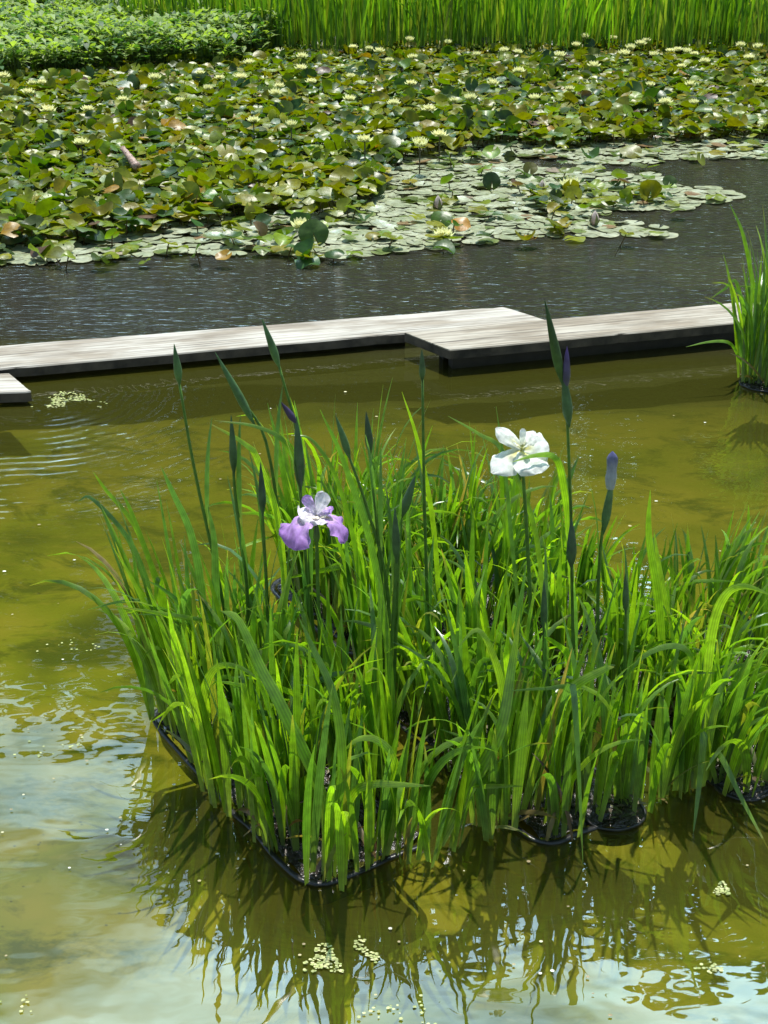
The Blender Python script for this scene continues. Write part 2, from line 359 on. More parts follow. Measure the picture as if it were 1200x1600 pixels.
# ------------------------------------------------------------------ planting trays, pots and the iris bed
UV = Vector((-.545, .838, 0)); VV = Vector((.838, .545, 0))
def rrect(F, lu, lv, r, z, grow_=0.0):
    pts = []
    for cu, cv, a0 in ((r, r, 180), (lu - r, r, 270), (lu - r, lv - r, 0), (r, lv - r, 90)):
        for k in range(6):
            a = R(a0 + 18 * k); pts.append(Vector((F.x, F.y, 0)) + UV * (cu + (r + grow_) * math.cos(a)) + VV * (cv + (r + grow_) * math.sin(a)) + Vector((0, 0, z)))
    return pts
def loft(mb, rings, col, cap=False):
    n = len(rings[0]); vs = [v for r_ in rings for v in r_]; fs = []
    for j in range(len(rings) - 1):
        for k in range(n): fs.append((j * n + k, j * n + (k + 1) % n, (j + 1) * n + (k + 1) % n, (j + 1) * n + k))
    if cap: fs.append(tuple((len(rings) - 1) * n + k for k in range(n)))
    mb.add(vs, fs, col)
def litter(mb, pts, n, zf):
    for i in range(n):
        x, y = pts(); a = U(0, 6.28); s = U(.003, .011); c = rnd.choice([(.10, .08, .045), (.06, .04, .02), (.16, .14, .08), (.04, .05, .02), (.09, .10, .03)])
        z = zf(x, y) + U(.002, .006); tl = U(-.3, .3)
        mb.add([(x + math.cos(a) * s * 1.8, y + math.sin(a) * s * 1.8, z + tl * s), (x - math.sin(a) * s * .5, y + math.cos(a) * s * .5, z + .001), (x - math.cos(a) * s * 1.8, y - math.sin(a) * s * 1.8, z - tl * s * .4), (x + math.sin(a) * s * .5, y - math.cos(a) * s * .5, z + .001)], [(0, 1, 2, 3)], c)
def soil_z(x, y): return .006 + .016 * noise.noise(Vector((x * 22, y * 22, 1))) + .007 * noise.noise(Vector((x * 60, y * 60, 4)))
def tray(F, lu, lv, label):
    root = thing('planting_tray', (F.x, F.y, 0), label, 'planting tray', 'black trays the irises stand in')
    mb = MB(); r = .05
    rings = []
    for z_, g_ in ((-.055, -.012), (.000, 0), (.001, .007), (.005, .007), (.006, -.002), (-.02, -.006)):
        rg_ = rrect(F, lu, lv, r, z_, g_); out = []
        for k in range(len(rg_)):
            a, b = rg_[k], rg_[(k + 1) % len(rg_)]; n_ = 14 if (b - a).length > .1 else 1
            for q in range(n_):
                p = a.lerp(b, q / n_); out.append(p + Vector((noise.noise(p * 9), noise.noise(p * 9 + Vector((5, 5, 5))), 0)) * .008 + Vector((0, 0, .006 * noise.noise(Vector((p.x * 11, p.y * 11, 9))) if z_ > -.05 else 0)))
        rings.append(out)
    loft(mb, rings, (1, 1, 1))
    o = mb.build('tray_shell', M_plastic, root, loc=root.location)
    mb = MB(); nu, nv = 46, 24
    vs = []
    for i in range(nu + 1):
        for j in range(nv + 1):
            u, v = .012 + (lu - .024) * i / nu, .012 + (lv - .024) * j / nv
            e = min(u, lu - u, v, lv - v); p = Vector((F.x, F.y, 0)) + UV * u + VV * v
            cu = max(0, max(r - u, u - lu + r)); cv = max(0, max(r - v, v - lv + r))
            dd = math.hypot(cu, cv)
            if dd > r - .012:
                cx_ = r if u < r else lu - r; cy_ = r if v < r else lv - r
                if cu and cv: k_ = (r - .012) / dd; u = cx_ + (u - cx_) * k_; v = cy_ + (v - cy_) * k_; p = Vector((F.x, F.y, 0)) + UV * u + VV * v
            vs.append((p.x, p.y, soil_z(p.x, p.y) - max(0, .02 - e) * .6))
    mb.add(vs, [(i * (nv + 1) + j, (i + 1) * (nv + 1) + j, (i + 1) * (nv + 1) + j + 1, i * (nv + 1) + j + 1) for i in range(nu) for j in range(nv)], (1, 1, 1))
    mb.build('soil', M_soil, root, loc=root.location)
    mb = MB()
    def pt(): p = Vector((F.x, F.y, 0)) + UV * U(.03, lu - .03) + VV * U(.03, lv - .03); return p.x, p.y
    litter(mb, pt, 150, soil_z)
    d = mb.build('leaf_litter', M_speck, root, loc=root.location); d['kind'] = 'stuff'
def pot(x, y, r, label):
    root = thing('plant_pot', (x, y, 0), label, 'plant pot', 'round black pots at the front of the bed')
    mb = MB(); rg = lambda rr, z: [(lambda q: q + Vector((noise.noise(q * 14) * .006, noise.noise(q * 14 + Vector((3, 7, 1))) * .006, noise.noise(q * 30) * .005)))(Vector((x + rr * math.cos(2 * math.pi * k / 32), y + rr * math.sin(2 * math.pi * k / 32), z))) for k in range(32)]
    loft(mb, [rg(r * .96, -.035), rg(r, .001), rg(r + .003, .002), rg(r + .003, .006), rg(r - .001, .006), rg(r - .004, -.01)], (1, 1, 1))
    mb.build('pot_shell', M_plastic, root, loc=root.location)
    mb = MB(); loft(mb, [[v + Vector((0, 0, .008 * noise.noise(v * 40))) for v in rg(r * f, .004 + .016 * (1 - f))] for f in (.97, .8, .6, .4, .2, .05)], (1, 1, 1), True)
    mb.build('soil', M_soil, root, loc=root.location)
    mb = MB()
    def pt():
        a = U(0, 6.28); q = r * math.sqrt(rnd.random()) * .9; return x + q * math.cos(a), y + q * math.sin(a)
    litter(mb, pt, 50, lambda a, b: .024)
    mb.build('leaf_litter', M_speck, root, loc=root.location)['kind'] = 'stuff'

TR = [(Vector((-.13, 1.895, 0)), .66, .27, 'black tray under the irises at the front left corner of the bed'),
      (Vector((.285, 2.01, 0)), .64, .23, 'black tray under the irises in the middle of the bed front'),
      (Vector((.66, 2.15, 0)), .60, .26, 'black tray under the irises at the right edge of the photo'),
      (Vector((-.06, 2.66, 0)), .42, .30, 'black tray hidden at the back of the iris bed behind the purple flower'),
      (Vector((.29, 2.66, 0)), .42, .30, 'black tray hidden at the back of the iris bed behind the white flower'),
      (Vector((.93, 2.30, 0)), .60, .26, 'black tray at the far right of the iris bed')]
for F, a, b, l in TR: tray(F, a, b, l)
POTS = [(955, 1268, .06, 'round black pot with a bare wet rim right of the hanging leaf'),
        (1160, 1222, .06, 'round black pot at the right edge of the photo')]
for px, py, r, l in POTS:
    p = G(px, py); pot(p.x, p.y, r, l)

clumps = []
def iris(x, y, z, n, Lm, lx, ly, label, group, **kw):
    root = thing('iris_plant', (x, y, z), label, 'iris plant', group)
    mb = MB(); fan(mb, x, y, z, n, Lm, lx, ly, **kw)
    mb.build('foliage', M_iris, root, loc=root.location)
    clumps.append((root, x, y)); return root
FRONT = [ # px, py, blades, height, lean x, lean y, label
    (258, 1118, 12, .47, -.12, .02, 'iris plant at the far left tip of the bed, leaning out over the open water'),
    (285, 1140, 11, .50, -.10, .0, 'iris plant second from the left tip of the bed, narrow leaves fanned to the left'),
    (318, 1170, 11, .44, -.06, -.02, 'iris plant just inside the left tip of the bed, above the tray rim'),
    (338, 1212, 9, .42, -.06, -.02, 'iris plant on the left tray rim between the left tip and the broad leaved plant'),
    (398, 1290, 8, .38, -.05, -.02, 'iris plant on the left tray rim just before the short dense one'),
    (560, 1345, 6, .32, .0, -.02, 'low iris plant directly right of the frontmost plant'),
    (762, 1285, 7, .36, -.02, -.01, 'iris plant at the left corner of the middle tray beside the water gap'),
    (870, 1300, 7, .34, .02, -.02, 'iris plant at the lowest corner of the middle tray'),
    (1010, 1245, 7, .38, .02, .0, 'iris plant in the gap between the middle tray and the right one'),
    (355, 1255, 11, .44, -.10, -.05, 'broad leaved iris plant on the left tray edge with a leaf arching over the water'),
    (420, 1225, 10, .42, .02, .0, 'iris plant behind the broad leaved one on the left tray'),
    (448, 1318, 13, .34, -.02, -.03, 'short dense iris plant left of the frontmost plant'),
    (512, 1375, 6, .36, .03, -.05, 'frontmost iris plant, growing at the tray corner nearest the viewer'),
    (482, 1290, 10, .40, .0, .02, 'iris plant behind the frontmost plant on the left tray'),
    (545, 1250, 9, .40, -.03, .0, 'iris plant behind and right of the frontmost plant'),
    (590, 1330, 9, .30, .04, -.02, 'iris plant with a pale leaf folded over level, right of the frontmost plant'),
    (640, 1340, 9, .36, .08, .0, 'iris plant on the right corner of the front left tray'),
    (682, 1325, 7, .38, .12, .0, 'iris plant with a wide bright leaf slanting up to the right'),
    (600, 1230, 10, .42, .02, .02, 'iris plant under the purple flower side of the bed, right of the centre gap'),
    (790, 1290, 8, .38, .0, -.02, 'iris plant with an arched leaf at the left of the middle tray'),
    (835, 1270, 7, .40, .10, .0, 'iris plant with a cut pale stump on the middle tray'),
    (905, 1262, 12, .42, .0, .02, 'iris plant behind the long leaf that hangs down to the water'),
    (965, 1255, 14, .42, .03, -.01, 'dense iris plant at the right end of the middle tray in a round pot'),
    (1065, 1228, 13, .37, .02, -.02, 'dense iris plant left of the leaf fallen into the water'),
    (1135, 1222, 13, .34, .06, .0, 'dense iris plant second from the right edge of the bed'),
    (1190, 1215, 13, .33, .10, .0, 'dense iris plant cut by the right edge of the photo'),
]
for px, py, n, Lm, lx, ly, l in FRONT:
    p = G(px, py, .01); iris(p.x, p.y, .008, int(n * 1.35), Lm * 1.0, lx, ly, l, 'iris plants along the front of the bed', arch=.30, wid=.0150, spread=.09)
used = [(c[1], c[2]) for c in clumps]
def zone(x, y):
    px = proj((x, y, .3))[0]
    return 'left' if px < 430 else 'middle left' if px < 640 else 'middle right' if px < 860 else 'right' if px < 1060 else 'far right'
for ti, (F, lu, lv, _) in enumerate(TR):
    na = 7 if ti < 3 else 5
    for i in range(na):
        for j in range(3):
            p = F + UV * (lu * (i + .5) / na) + VV * (lv * (j + .5) / 3) + Vector((U(-.02, .02), U(-.02, .02), 0))
            if any(math.hypot(p.x - a, p.y - b) < .062 for a, b in used): continue
            if proj((p.x, p.y, 0))[0] > 1330: continue
            if ti < 3 and i == 0: continue
            used.append((p.x, p.y)); zn = zone(p.x, p.y)
            lean = (p.x - .15) * .18 + U(-.12, .12)
            back = 'behind the front row' if p.y < 2.5 else 'at the back'
            iris(p.x, p.y, .008, rnd.randint(15, 20) + (6 if p.x < .2 and p.y > 2.5 else 0), U(.35, .44) * (1.04 - .36 * max(0, min(1, (p.x + .1) / .8)) + (.06 if p.x < .05 and p.y > 2.5 else 0)) , lean, U(-.08, .1),
                 'green iris plant in the thick of the bed, %s part, %s' % (zn, back), 'iris plants in the thick of the bed, %s, %s' % (zn, back), arch=.44, wid=.0138)
print('clumps', len(clumps))

# single leaves that stand out, each a part of the plant it grows from: (base clump pixel), points (px, py, Y), width, tint
YEL, MIDG, PALE, BLU = 4, 1, 0, 3
HERO = [
    ((512, 1375), [(510, 1370, 1.93), (520, 1290, 1.93), (535, 1200, 1.93), (522, 1090, 1.95), (490, 1015, 1.98), (467, 965, 2.0)], .016, 5),
    ((512, 1375), [(508, 1375, 1.94), (505, 1250, 1.97), (440, 1105, 2.0), (408, 1045, 2.02), (372, 968, 2.04), (345, 955, 2.06)], .020, 1),
    ((355, 1255), [(355, 1258, 2.16), (328, 1180, 2.14), (317, 1095, 2.13), (335, 1045, 2.12), (372, 1042, 2.11), (408, 1064, 2.10)], .015, 4),
    ((640, 1340), [(640, 1335, 1.97), (625, 1250, 1.98), (614, 1185, 1.98), (590, 1157, 1.98), (560, 1155, 1.97), (533, 1177, 1.96)], .014, 4),
    ((590, 1330), [(520, 1340, 1.96), (548, 1248, 1.95), (580, 1226, 1.94), (625, 1226, 1.92), (672, 1228, 1.91)], .014, 4),
    ((590, 1330), [(605, 1335, 1.98), (618, 1280, 1.97), (628, 1226, 1.95), (624, 1240, 1.93), (619, 1292, 1.92)], .012, 4),
    ((790, 1290), [(795, 1290, 2.09), (790, 1180, 2.08), (785, 1080, 2.07), (768, 1018, 2.06), (745, 984, 2.05), (715, 1012, 2.04)], .014, 4),
    ((682, 1325), [(688, 1318, 2.0), (735, 1230, 2.02), (782, 1140, 2.04), (800, 1040, 2.08), (812, 960, 2.1)], .021, 4),
    ((835, 1270), [(818, 1262, 2.10), (845, 1170, 2.1), (885, 1085, 2.08), (940, 1048, 2.07), (960, 1042, 2.06)], .018, 4),
    ((905, 1262), [(880, 1250, 2.16), (872, 1150, 2.1), (893, 1068, 2.02), (903, 1180, 1.98), (911, 1352, 1.965)], .012, 3),
    ((905, 1262), [(915, 1255, 2.15), (905, 1150, 2.10), (896, 1079, 2.05), (850, 1076, 2.04), (790, 1080, 2.03)], .009, 0),
    ((1065, 1228), [(1075, 1230, 2.2), (1095, 1170, 2.16), (1100, 1146, 2.13), (1092, 1230, 2.1), (1083, 1305, 2.06)], .014, 0),
    ((1135, 1222), [(1120, 1225, 2.2), (1112, 1190, 2.18), (1125, 1180, 2.15), (1160, 1250, 2.1), (1205, 1335, 2.02)], .012, 0),
    ((1135, 1222), [(1100, 1220, 2.2), (1105, 1060, 2.2), (1115, 975, 2.2), (1135, 928, 2.2), (1165, 916, 2.2), (1205, 930, 2.2)], .018, 4),
    ((262, 1120), [(262, 1118, 2.42), (250, 1000, 2.42), (232, 945, 2.42), (190, 940, 2.42), (137, 953, 2.42)], .009, 0),
    ((318, 1170), [(370, 1160, 2.36), (375, 1040, 2.35), (340, 980, 2.33), (275, 962, 2.3), (213, 960, 2.3)], .009, 0),
    ((262, 1120), [(262, 1120, 2.43), (258, 980, 2.42), (250, 905, 2.4), (243, 930, 2.39), (239, 1010, 2.39)], .011, 0),
    ((262, 1120), [(268, 1120, 2.44), (240, 950, 2.45), (205, 850, 2.46), (145, 780, 2.47), (122, 783, 2.47)], .010, 3),
    ((262, 1120), [(272, 1120, 2.44), (250, 940, 2.45), (215, 830, 2.46), (165, 765, 2.47), (146, 738, 2.47)], .010, 1),
    ((285, 1140), [(285, 1138, 2.42), (262, 960, 2.43), (235, 880, 2.43), (205, 800, 2.43), (188, 765, 2.43)], .011, 5),
    ((285, 1140), [(330, 1140, 2.42), (318, 950, 2.43), (300, 840, 2.43), (270, 770, 2.43), (252, 730, 2.43)], .015, 3),
    ((318, 1170), [(350, 1150, 2.40), (338, 950, 2.4), (335, 850, 2.4), (325, 790, 2.4)], .015, 3),
    ((420, 1225), [(450, 1150, 2.45), (440, 850, 2.45), (405, 725, 2.45), (380, 692, 2.45), (328, 662, 2.45)], .013, 4),
    ((420, 1225), [(480, 1150, 2.4), (475, 800, 2.42), (450, 700, 2.42), (405, 668, 2.42), (335, 657, 2.42)], .010, 0),
    ((600, 1230), [(560, 1150, 2.45), (560, 900, 2.45), (530, 760, 2.45), (490, 690, 2.45), (455, 680, 2.45)], .009, 0),
    ((790, 1290), [(850, 1180, 2.5), (840, 850, 2.52), (790, 712, 2.52), (748, 678, 2.52), (700, 650, 2.52)], .011, 1),
    ((790, 1290), [(820, 1180, 2.5), (800, 850, 2.52), (790, 740, 2.52), (775, 635, 2.52)], .008, 3),
    ((835, 1270), [(905, 1150, 2.35), (890, 850, 2.34), (882, 765, 2.33), (868, 716, 2.31), (835, 712, 2.29), (800, 722, 2.27)], .014, 1),
    ((965, 1255), [(1040, 1150, 2.4), (1030, 950, 2.4), (1014, 840, 2.4), (1016, 765, 2.4)], .016, 1),
    ((965, 1255), [(1060, 1150, 2.45), (1045, 980, 2.45), (1032, 900, 2.45), (1022, 830, 2.45)], .015, 4),
    ((600, 1230), [(690, 1150, 2.5), (680, 850, 2.5), (655, 700, 2.5), (628, 612, 2.5)], .010, 4),
    ((545, 1250), [(620, 1150, 2.3), (590, 900, 2.3), (540, 730, 2.3), (500, 640, 2.3)], .012, 2),
    ((965, 1255), [(900, 1150, 2.25), (890, 1050, 2.2), (885, 1020, 2.17), (860, 1000, 2.15), (850, 995, 2.14)], .013, 0),
    ((1190, 1215), [(1100, 1200, 2.25), (1085, 1050, 2.22), (1060, 1010, 2.2), (1000, 1030, 2.18), (945, 1110, 2.17)], .012, 0),
]
for (bx, by), pts, wd, ti in HERO:
    b = G(bx, by); root = min(clumps, key=lambda c: (c[1] - b.x) ** 2 + (c[2] - b.y) ** 2)[0]
    w_ = [P(*q) for q in pts]; w_[0].z = max(.004, min(w_[0].z, .02))
    sm = smooth(w_, 20); mb = MB(); d = sm[-1] - sm[0]; az = math.atan2(d.x, d.y)
    # the broad side looks up along the bend
    fc = Vector((U(-.2, .2), -.75, .6)) if abs(d.x) > .1 else Vector((U(-.3, .3), -1, .1))
    blade(mb, sm, wd, fc, irtint(ti), U(-.3, .3))
    mb.build('leaf', M_iris, root, loc=root.location)

# ------------------------------------------------------------------ flower stalks
def stem_mb(pts, r0, r1, col):
    mb = MB(); sm = smooth(pts, 14); tube(mb, sm, [(r0 + (r1 - r0) * i / 13) * .88 for i in range(14)], 7, col); return mb
def spindle(mb, a, b, r, c0, c1, tipc=None, n=9, flat=.8, pk=.35, blunt=0):
    a, b = Vector(a), Vector(b); d = (b - a).normalized(); s = d.cross(Vector((0, 1, 0))).normalized(); q = d.cross(s); K = 12
    vs = []; cs = []
    for i in range(K + 1):
        t_ = i / K; rr = r * (math.sin(math.pi * min(1, t_ / (2 * pk))) if t_ < pk else (max(0, 1 - ((t_ - pk) / (1 - pk)) ** 1.6)) ** .9); rr = max(rr, r * .12 if i == 0 else .0003)
        if blunt: rr = max(rr, r * (.62 + .38 * math.sin(t_ * 3)) * (1 if t_ < .85 else .75 if i < K else .1)) * (1 + .12 * math.sin(t_ * 9))
        for k in range(n):
            th = 2 * math.pi * k / n; rb = 1 + .08 * math.cos(3 * th + t_ * 5)
            vs.append(a + (b - a) * t_ + (s * math.cos(th) + q * math.sin(th) * flat) * rr * rb)
            cs.append(lerp(c0, c1, t_ ** 1.3) if not tipc or t_ < .7 else lerp(c1, tipc, (t_ - .7) / .3))
    mb.add(vs, [(i * n + k, i * n + (k + 1) % n, (i + 1) * n + (k + 1) % n, (i + 1) * n + k) for i in range(K) for k in range(n)], cs)
STC = (.10, .20, .03); SPC = (.09, .18, .08); SPD = (.065, .125, .07)
def stalk(label, pts, Y, bud, r=.0062, col=SPC, extra=(), leaf=None, tipc=None, stc=STC):
    base = P(pts[0][0], pts[0][1], Y); base.z = .006
    w_ = [base] + [P(x, y, Y) for x, y in pts[1:]]
    root = thing('flowering_iris', base, label, 'iris plant', 'iris stalks rising above the leaves')
    stem_mb(w_, .0046, .0028, stc).build('flower_stem', M_bud, root, loc=root.location)
    for (a, b, rr, c0, c1, nm) in ((bud[0], bud[1], r, lerp(col, STC, .4), col, 'bud'),) + tuple(extra):
        mb = MB(); spindle(mb, P(*a, Y - .003), P(*b, Y - .003), rr, c0, c1, tipc if nm == 'bud' else None, blunt=1 if nm == 'flower_bud' and rr > .01 else 0)
        mb.build(nm, M_bud, root, loc=root.location)
    # stem leaves clasping the stalk
    mb = MB(); k = w_[-1].lerp(w_[0], .45)
    for f, ln in ((.30, .20), (.55, .22)):
        q = w_[0].lerp(w_[1], f) if len(w_) == 2 else smooth(w_, 20)[int(f * 19)]
        az = U(0, 6.28); blade(mb, grow(q, az, .05, .3, 2, ln, 9), .010, face_for(az, 0), irtint(3), .2)
    mb.build('leaf', M_iris, root, loc=root.location)
    return root
stalk('tall single closed bud leftmost of the iris stalks, straight thin stem', [(372, 1150), (350, 950), (305, 740), (280, 598)], 2.42, ((281, 604), (272, 537)), .0075)
stalk('highest leaning closed bud left of centre with a pointed dark green tip', [(500, 1150), (482, 900), (468, 700), (436, 572)], 2.5, ((438, 578), (409, 497)), .0075)
stalk('long slanting blade shaped bud left of the highest left bud', [(450, 1150), (445, 900), (418, 700), (380, 625)], 2.46, ((400, 668), (336, 550)), .008)
stalk('short dark bud stalk left of the purple tipped stalk', [(392, 1150), (385, 900), (368, 780), (363, 690)], 2.44, ((366, 745), (361, 648)), .0075, SPD)
stalk('iris stalk with a small dark violet bud tipping out to the left', [(480, 1150), (482, 950), (470, 780), (468, 700)], 2.38, ((470, 770), (463, 650)), .010, SPD,
      extra=(((463, 662), (439, 628), .0065, (.07, .05, .12), (.05, .03, .10), 'flower_bud'),))
stalk('small bluish green bud low on the left between thin leaves', [(425, 1150), (418, 950), (412, 840), (410, 800)], 2.36, ((411, 808), (407, 722)), .007, (.05, .09, .07))
stalk('slanting bud left of the upright bluish bud above the purple flower', [(612, 1150), (605, 920), (572, 790), (545, 712)], 2.4, ((548, 720), (524, 648)), .007)
stalk('upright bluish bud right above the purple flower', [(598, 1150), (598, 950), (590, 830), (578, 705)], 2.4, ((579, 712), (572, 643)), .0075, (.05, .09, .07))
stalk('small slim bud on a long thin stem in the middle of the bed', [(672, 1150), (668, 950), (663, 780), (660, 590)], 2.46, ((660, 598), (659, 545)), .006, (.06, .10, .06))
stalk('thick drooping dark bud in the middle, leaning right', [(612, 1180), (618, 1000), (622, 880), (628, 800)], 2.28, ((626, 812), (649, 742)), .009, SPD)
stalk('thin dark upright bud just left of the thick drooping bud', [(600, 1180), (612, 1000), (618, 900), (619, 862)], 2.26, ((620, 880), (617, 792)), .0075, SPD)
stalk('tallest iris stalk, with a violet bud and a long green tip above', [(905, 1180), (896, 1000), (892, 800), (884, 600)], 2.3, ((880, 605), (851, 468)), .0085, (.04, .085, .03),
      extra=(((884, 612), (886, 541), .0075, (.10, .10, .16), (.09, .04, .24), 'flower_bud'), ((890, 668), (880, 580), .0095, SPC, (.04, .09, .03), 'spathe')))
stalk('iris stalk ending in a pale blue and white swollen bud', [(950, 1180), (935, 1000), (938, 860), (953, 765)], 2.3, ((943, 835), (957, 742)), .0085, (.10, .19, .09),
      extra=(((954, 764), (957, 705), .0105, (.42, .44, .52), (.12, .12, .32), 'flower_bud'),))
stalk('stout bluish spathe low in front of the tallest stalk', [(898, 1180), (896, 1050), (894, 940), (893, 880)], 2.24, ((893, 890), (893, 810)), .0095, (.05, .09, .07))
stalk('thin dark spathe on the right below the pale blue bud', [(975, 1180), (976, 1080), (977, 1000), (978, 950)], 2.22, ((978, 960), (977, 895)), .006, SPD)
stalk('dark slim spathe in the middle right of the bed', [(850, 1180), (850, 1080), (850, 1000), (850, 965)], 2.2, ((850, 990), (850, 905)), .0065, SPD)

def petal(mb, c, dirv, up, Lg, Wd, droop, ruf, cb, ce, cy, nu=15, nv=11, vein=None, lift=.2, point=0.0):
    """obovate petal from c along dirv, drooping; yellow signal cy near the throat"""
    d = Vector(dirv).normalized(); upv = Vector(up); s = d.cross(upv).normalized(); upv = s.cross(d)
    vs = []; cs = []; p = Vector(c); ang = lift; ph = U(0, 6)
    for i in range(nu):
        t_ = i / (nu - 1)
        if i: ang -= droop / (nu - 1); p = p + (d * math.cos(ang) + upv * math.sin(ang)) * Lg / (nu - 1)
        nrm = -d * math.sin(ang) + upv * math.cos(ang)
        hw = Wd * .5 * (.24 + .76 * math.sin(math.pi * min(1, t_ * .62)) ** 1.1) * (1 - max(0, (t_ - .8) / .2) ** 2.2 * .62) * (1 - point * max(0, t_ - .55) / .45)
        for j in range(nv):
            v = (j / (nv - 1) - .5) * 2
            off = -.12 * hw * v * v * 1.6 + ruf * hw * (abs(v) ** 1.5 * math.sin(v * 4.5 + t_ * 11 + ph) + .5 * abs(v) ** 3 * math.sin(t_ * 26 + ph * 2 + v)) + .0007 * math.cos(v * 9.4) + (.0006 * math.sin(t_ * 25) * (1 - abs(v)))
            ee = (1 - max(0, (t_ - .85)) * abs(v) * .8)
            vs.append(p + s * hw * v * ee + nrm * off)
            col = lerp(cb, ce, min(1, t_ * 1.1))
            if vein and j % 2 == 1: col = lerp(col, vein, .55 * (1 - t_ * .6))
            if t_ < .5 and abs(v) < .5: col = lerp(col, cy, min(1, 1.5 * (1 - t_ / .5) * (1 - abs(v) / .5)))
            cs.append(col)
    mb.add(vs, [(i * nv + j, i * nv + j + 1, (i + 1) * nv + j + 1, (i + 1) * nv + j) for i in range(nu - 1) for j in range(nv - 1)], cs)
def petal_obj(name, root, *a, **k):
    mb = MB(); petal(mb, *a, **k)
    o = mb.build(name, M_petal, root)
    return o
def flower_root(label, pts, Y):
    base = P(pts[0][0], pts[0][1], Y); base.z = .006
    w_ = [base] + [P(x, y, Y) for x, y in pts[1:]]
    root = thing('flowering_iris', base, label, 'iris plant', 'iris stalks rising above the leaves')
    stem_mb(w_, .0048, .0034, STC).build('flower_stem', M_bud, root, loc=root.location)
    fl = bpy.data.objects.new('flower', None); COL.objects.link(fl); fl.parent = root; fl.empty_display_size = .03
    c = w_[-1]; fl.location = c - base
    mb = MB(); spindle(mb, w_[-1] - Vector((0, 0, .055)), w_[-1] + Vector((0, 0, .004)), .006, STC, SPC); mb.build('spathe', M_bud, root, loc=root.location)
    return root, fl
Z0 = Vector((0, 0, 0)); UP = (0, 0, 1)
# white flower
W1, W2, YE = (.72, .75, .64), (.78, .79, .77), (.66, .60, .10)
root, fl = flower_root('iris in full bloom with a large white flower', [(822, 1180), (830, 1000), (824, 850), (815, 706)], 2.32)
VN = (.60, .66, .62)
petal_obj('fall_petal', fl, (0, 0, .004), (-.80, -.42, -.42), (-.3, -.5, 1), .070, .074, .35, .09, W1, W2, YE, vein=VN, lift=.12, point=.7)
petal_obj('fall_petal', fl, (0, 0, .003), (.42, -.78, -.28), (.1, -.3, 1), .060, .078, .45, .10, W1, W2, YE, vein=VN, lift=.12, point=.35)
petal_obj('fall_petal', fl, (0, 0, .006), (.88, .05, .16), (-.2, -.8, 1), .050, .066, .4, .10, W1, W2, YE, vein=VN, lift=.05, point=.15)
petal_obj('standard_petal', fl, (0, 0, .006), (-.76, .42, .52), (.3, -.8, 1), .060, .040, .2, .10, W1, W2, YE, vein=VN, lift=.1, point=.6)
petal_obj('standard_petal', fl, (0, 0, .008), (.42, .5, .42), (-.2, -.8, 1), .044, .040, .3, .12, W1, W2, W1, vein=VN, lift=.05, point=.5)
petal_obj('standard_petal', fl, (0, 0, .008), (.05, -.1, 1), (.1, -1, .2), .036, .012, .3, .25, W1, W2, W1, lift=0)
for a in (205, 310, 80):
    petal_obj('style_arm', fl, (0, -.006, .010), (math.cos(R(a)), math.sin(R(a)), .35), UP, .022, .012, -.3, .2, (.66, .64, .22), W2, YE, lift=.2)
# purple flower
V1, V2, VW = (.46, .22, .66), (.52, .30, .74), (.80, .74, .82)
root, fl = flower_root('iris in full bloom with a lavender purple flower on the left of the bed', [(510, 1180), (500, 1000), (496, 900), (494, 812)], 2.3)
petal_obj('fall_petal', fl, (0, 0, .006), (-.85, -.6, .1), UP, .088, .086, 1.95, .20, (.70, .52, .80), V1, YE, vein=(.34, .12, .55), lift=.3)
petal_obj('fall_petal', fl, (0, 0, .006), (.9, -.25, .1), UP, .084, .060, 2.0, .20, (.66, .48, .78), V1, YE, vein=(.34, .12, .55), lift=.3)
petal_obj('fall_petal', fl, (0, 0, .006), (.05, 1, .1), UP, .060, .050, 1.2, .18, V2, V1, YE, vein=(.34, .12, .55), lift=.3)
petal_obj('standard_petal', fl, (0, 0, .010), (-.45, -.1, .9), (.2, -1, .2), .042, .020, .3, .3, VW, V2, VW, lift=0)
petal_obj('standard_petal', fl, (0, 0, .010), (.35, -.15, 1), (-.2, -1, .2), .048, .028, .2, .22, VW, VW, VW, lift=0)
petal_obj('standard_petal', fl, (0, 0, .010), (-.7, -.6, .45), (.4, -.4, .9), .036, .044, .8, .3, VW, VW, VW, lift=.1)
petal_obj('standard_petal', fl, (0, 0, .008), (.25, -.8, .2), (.1, .2, .9), .034, .034, 1.2, .3, VW, VW, (.66, .58, .2), lift=.3)
petal_obj('standard_petal', fl, (0, 0, .008), (.9, -.1, .6), (-.4, -.5, .9), .036, .018, .6, .3, VW, V2, VW, lift=.2)
for a in (215, 325, 90, 270):
    petal_obj('style_arm', fl, (0, 0, .004), (math.cos(R(a)), math.sin(R(a)), .45), UP, .026, .015, .4, .15, (.62, .56, .25), (.78, .72, .6), YE, lift=.2)

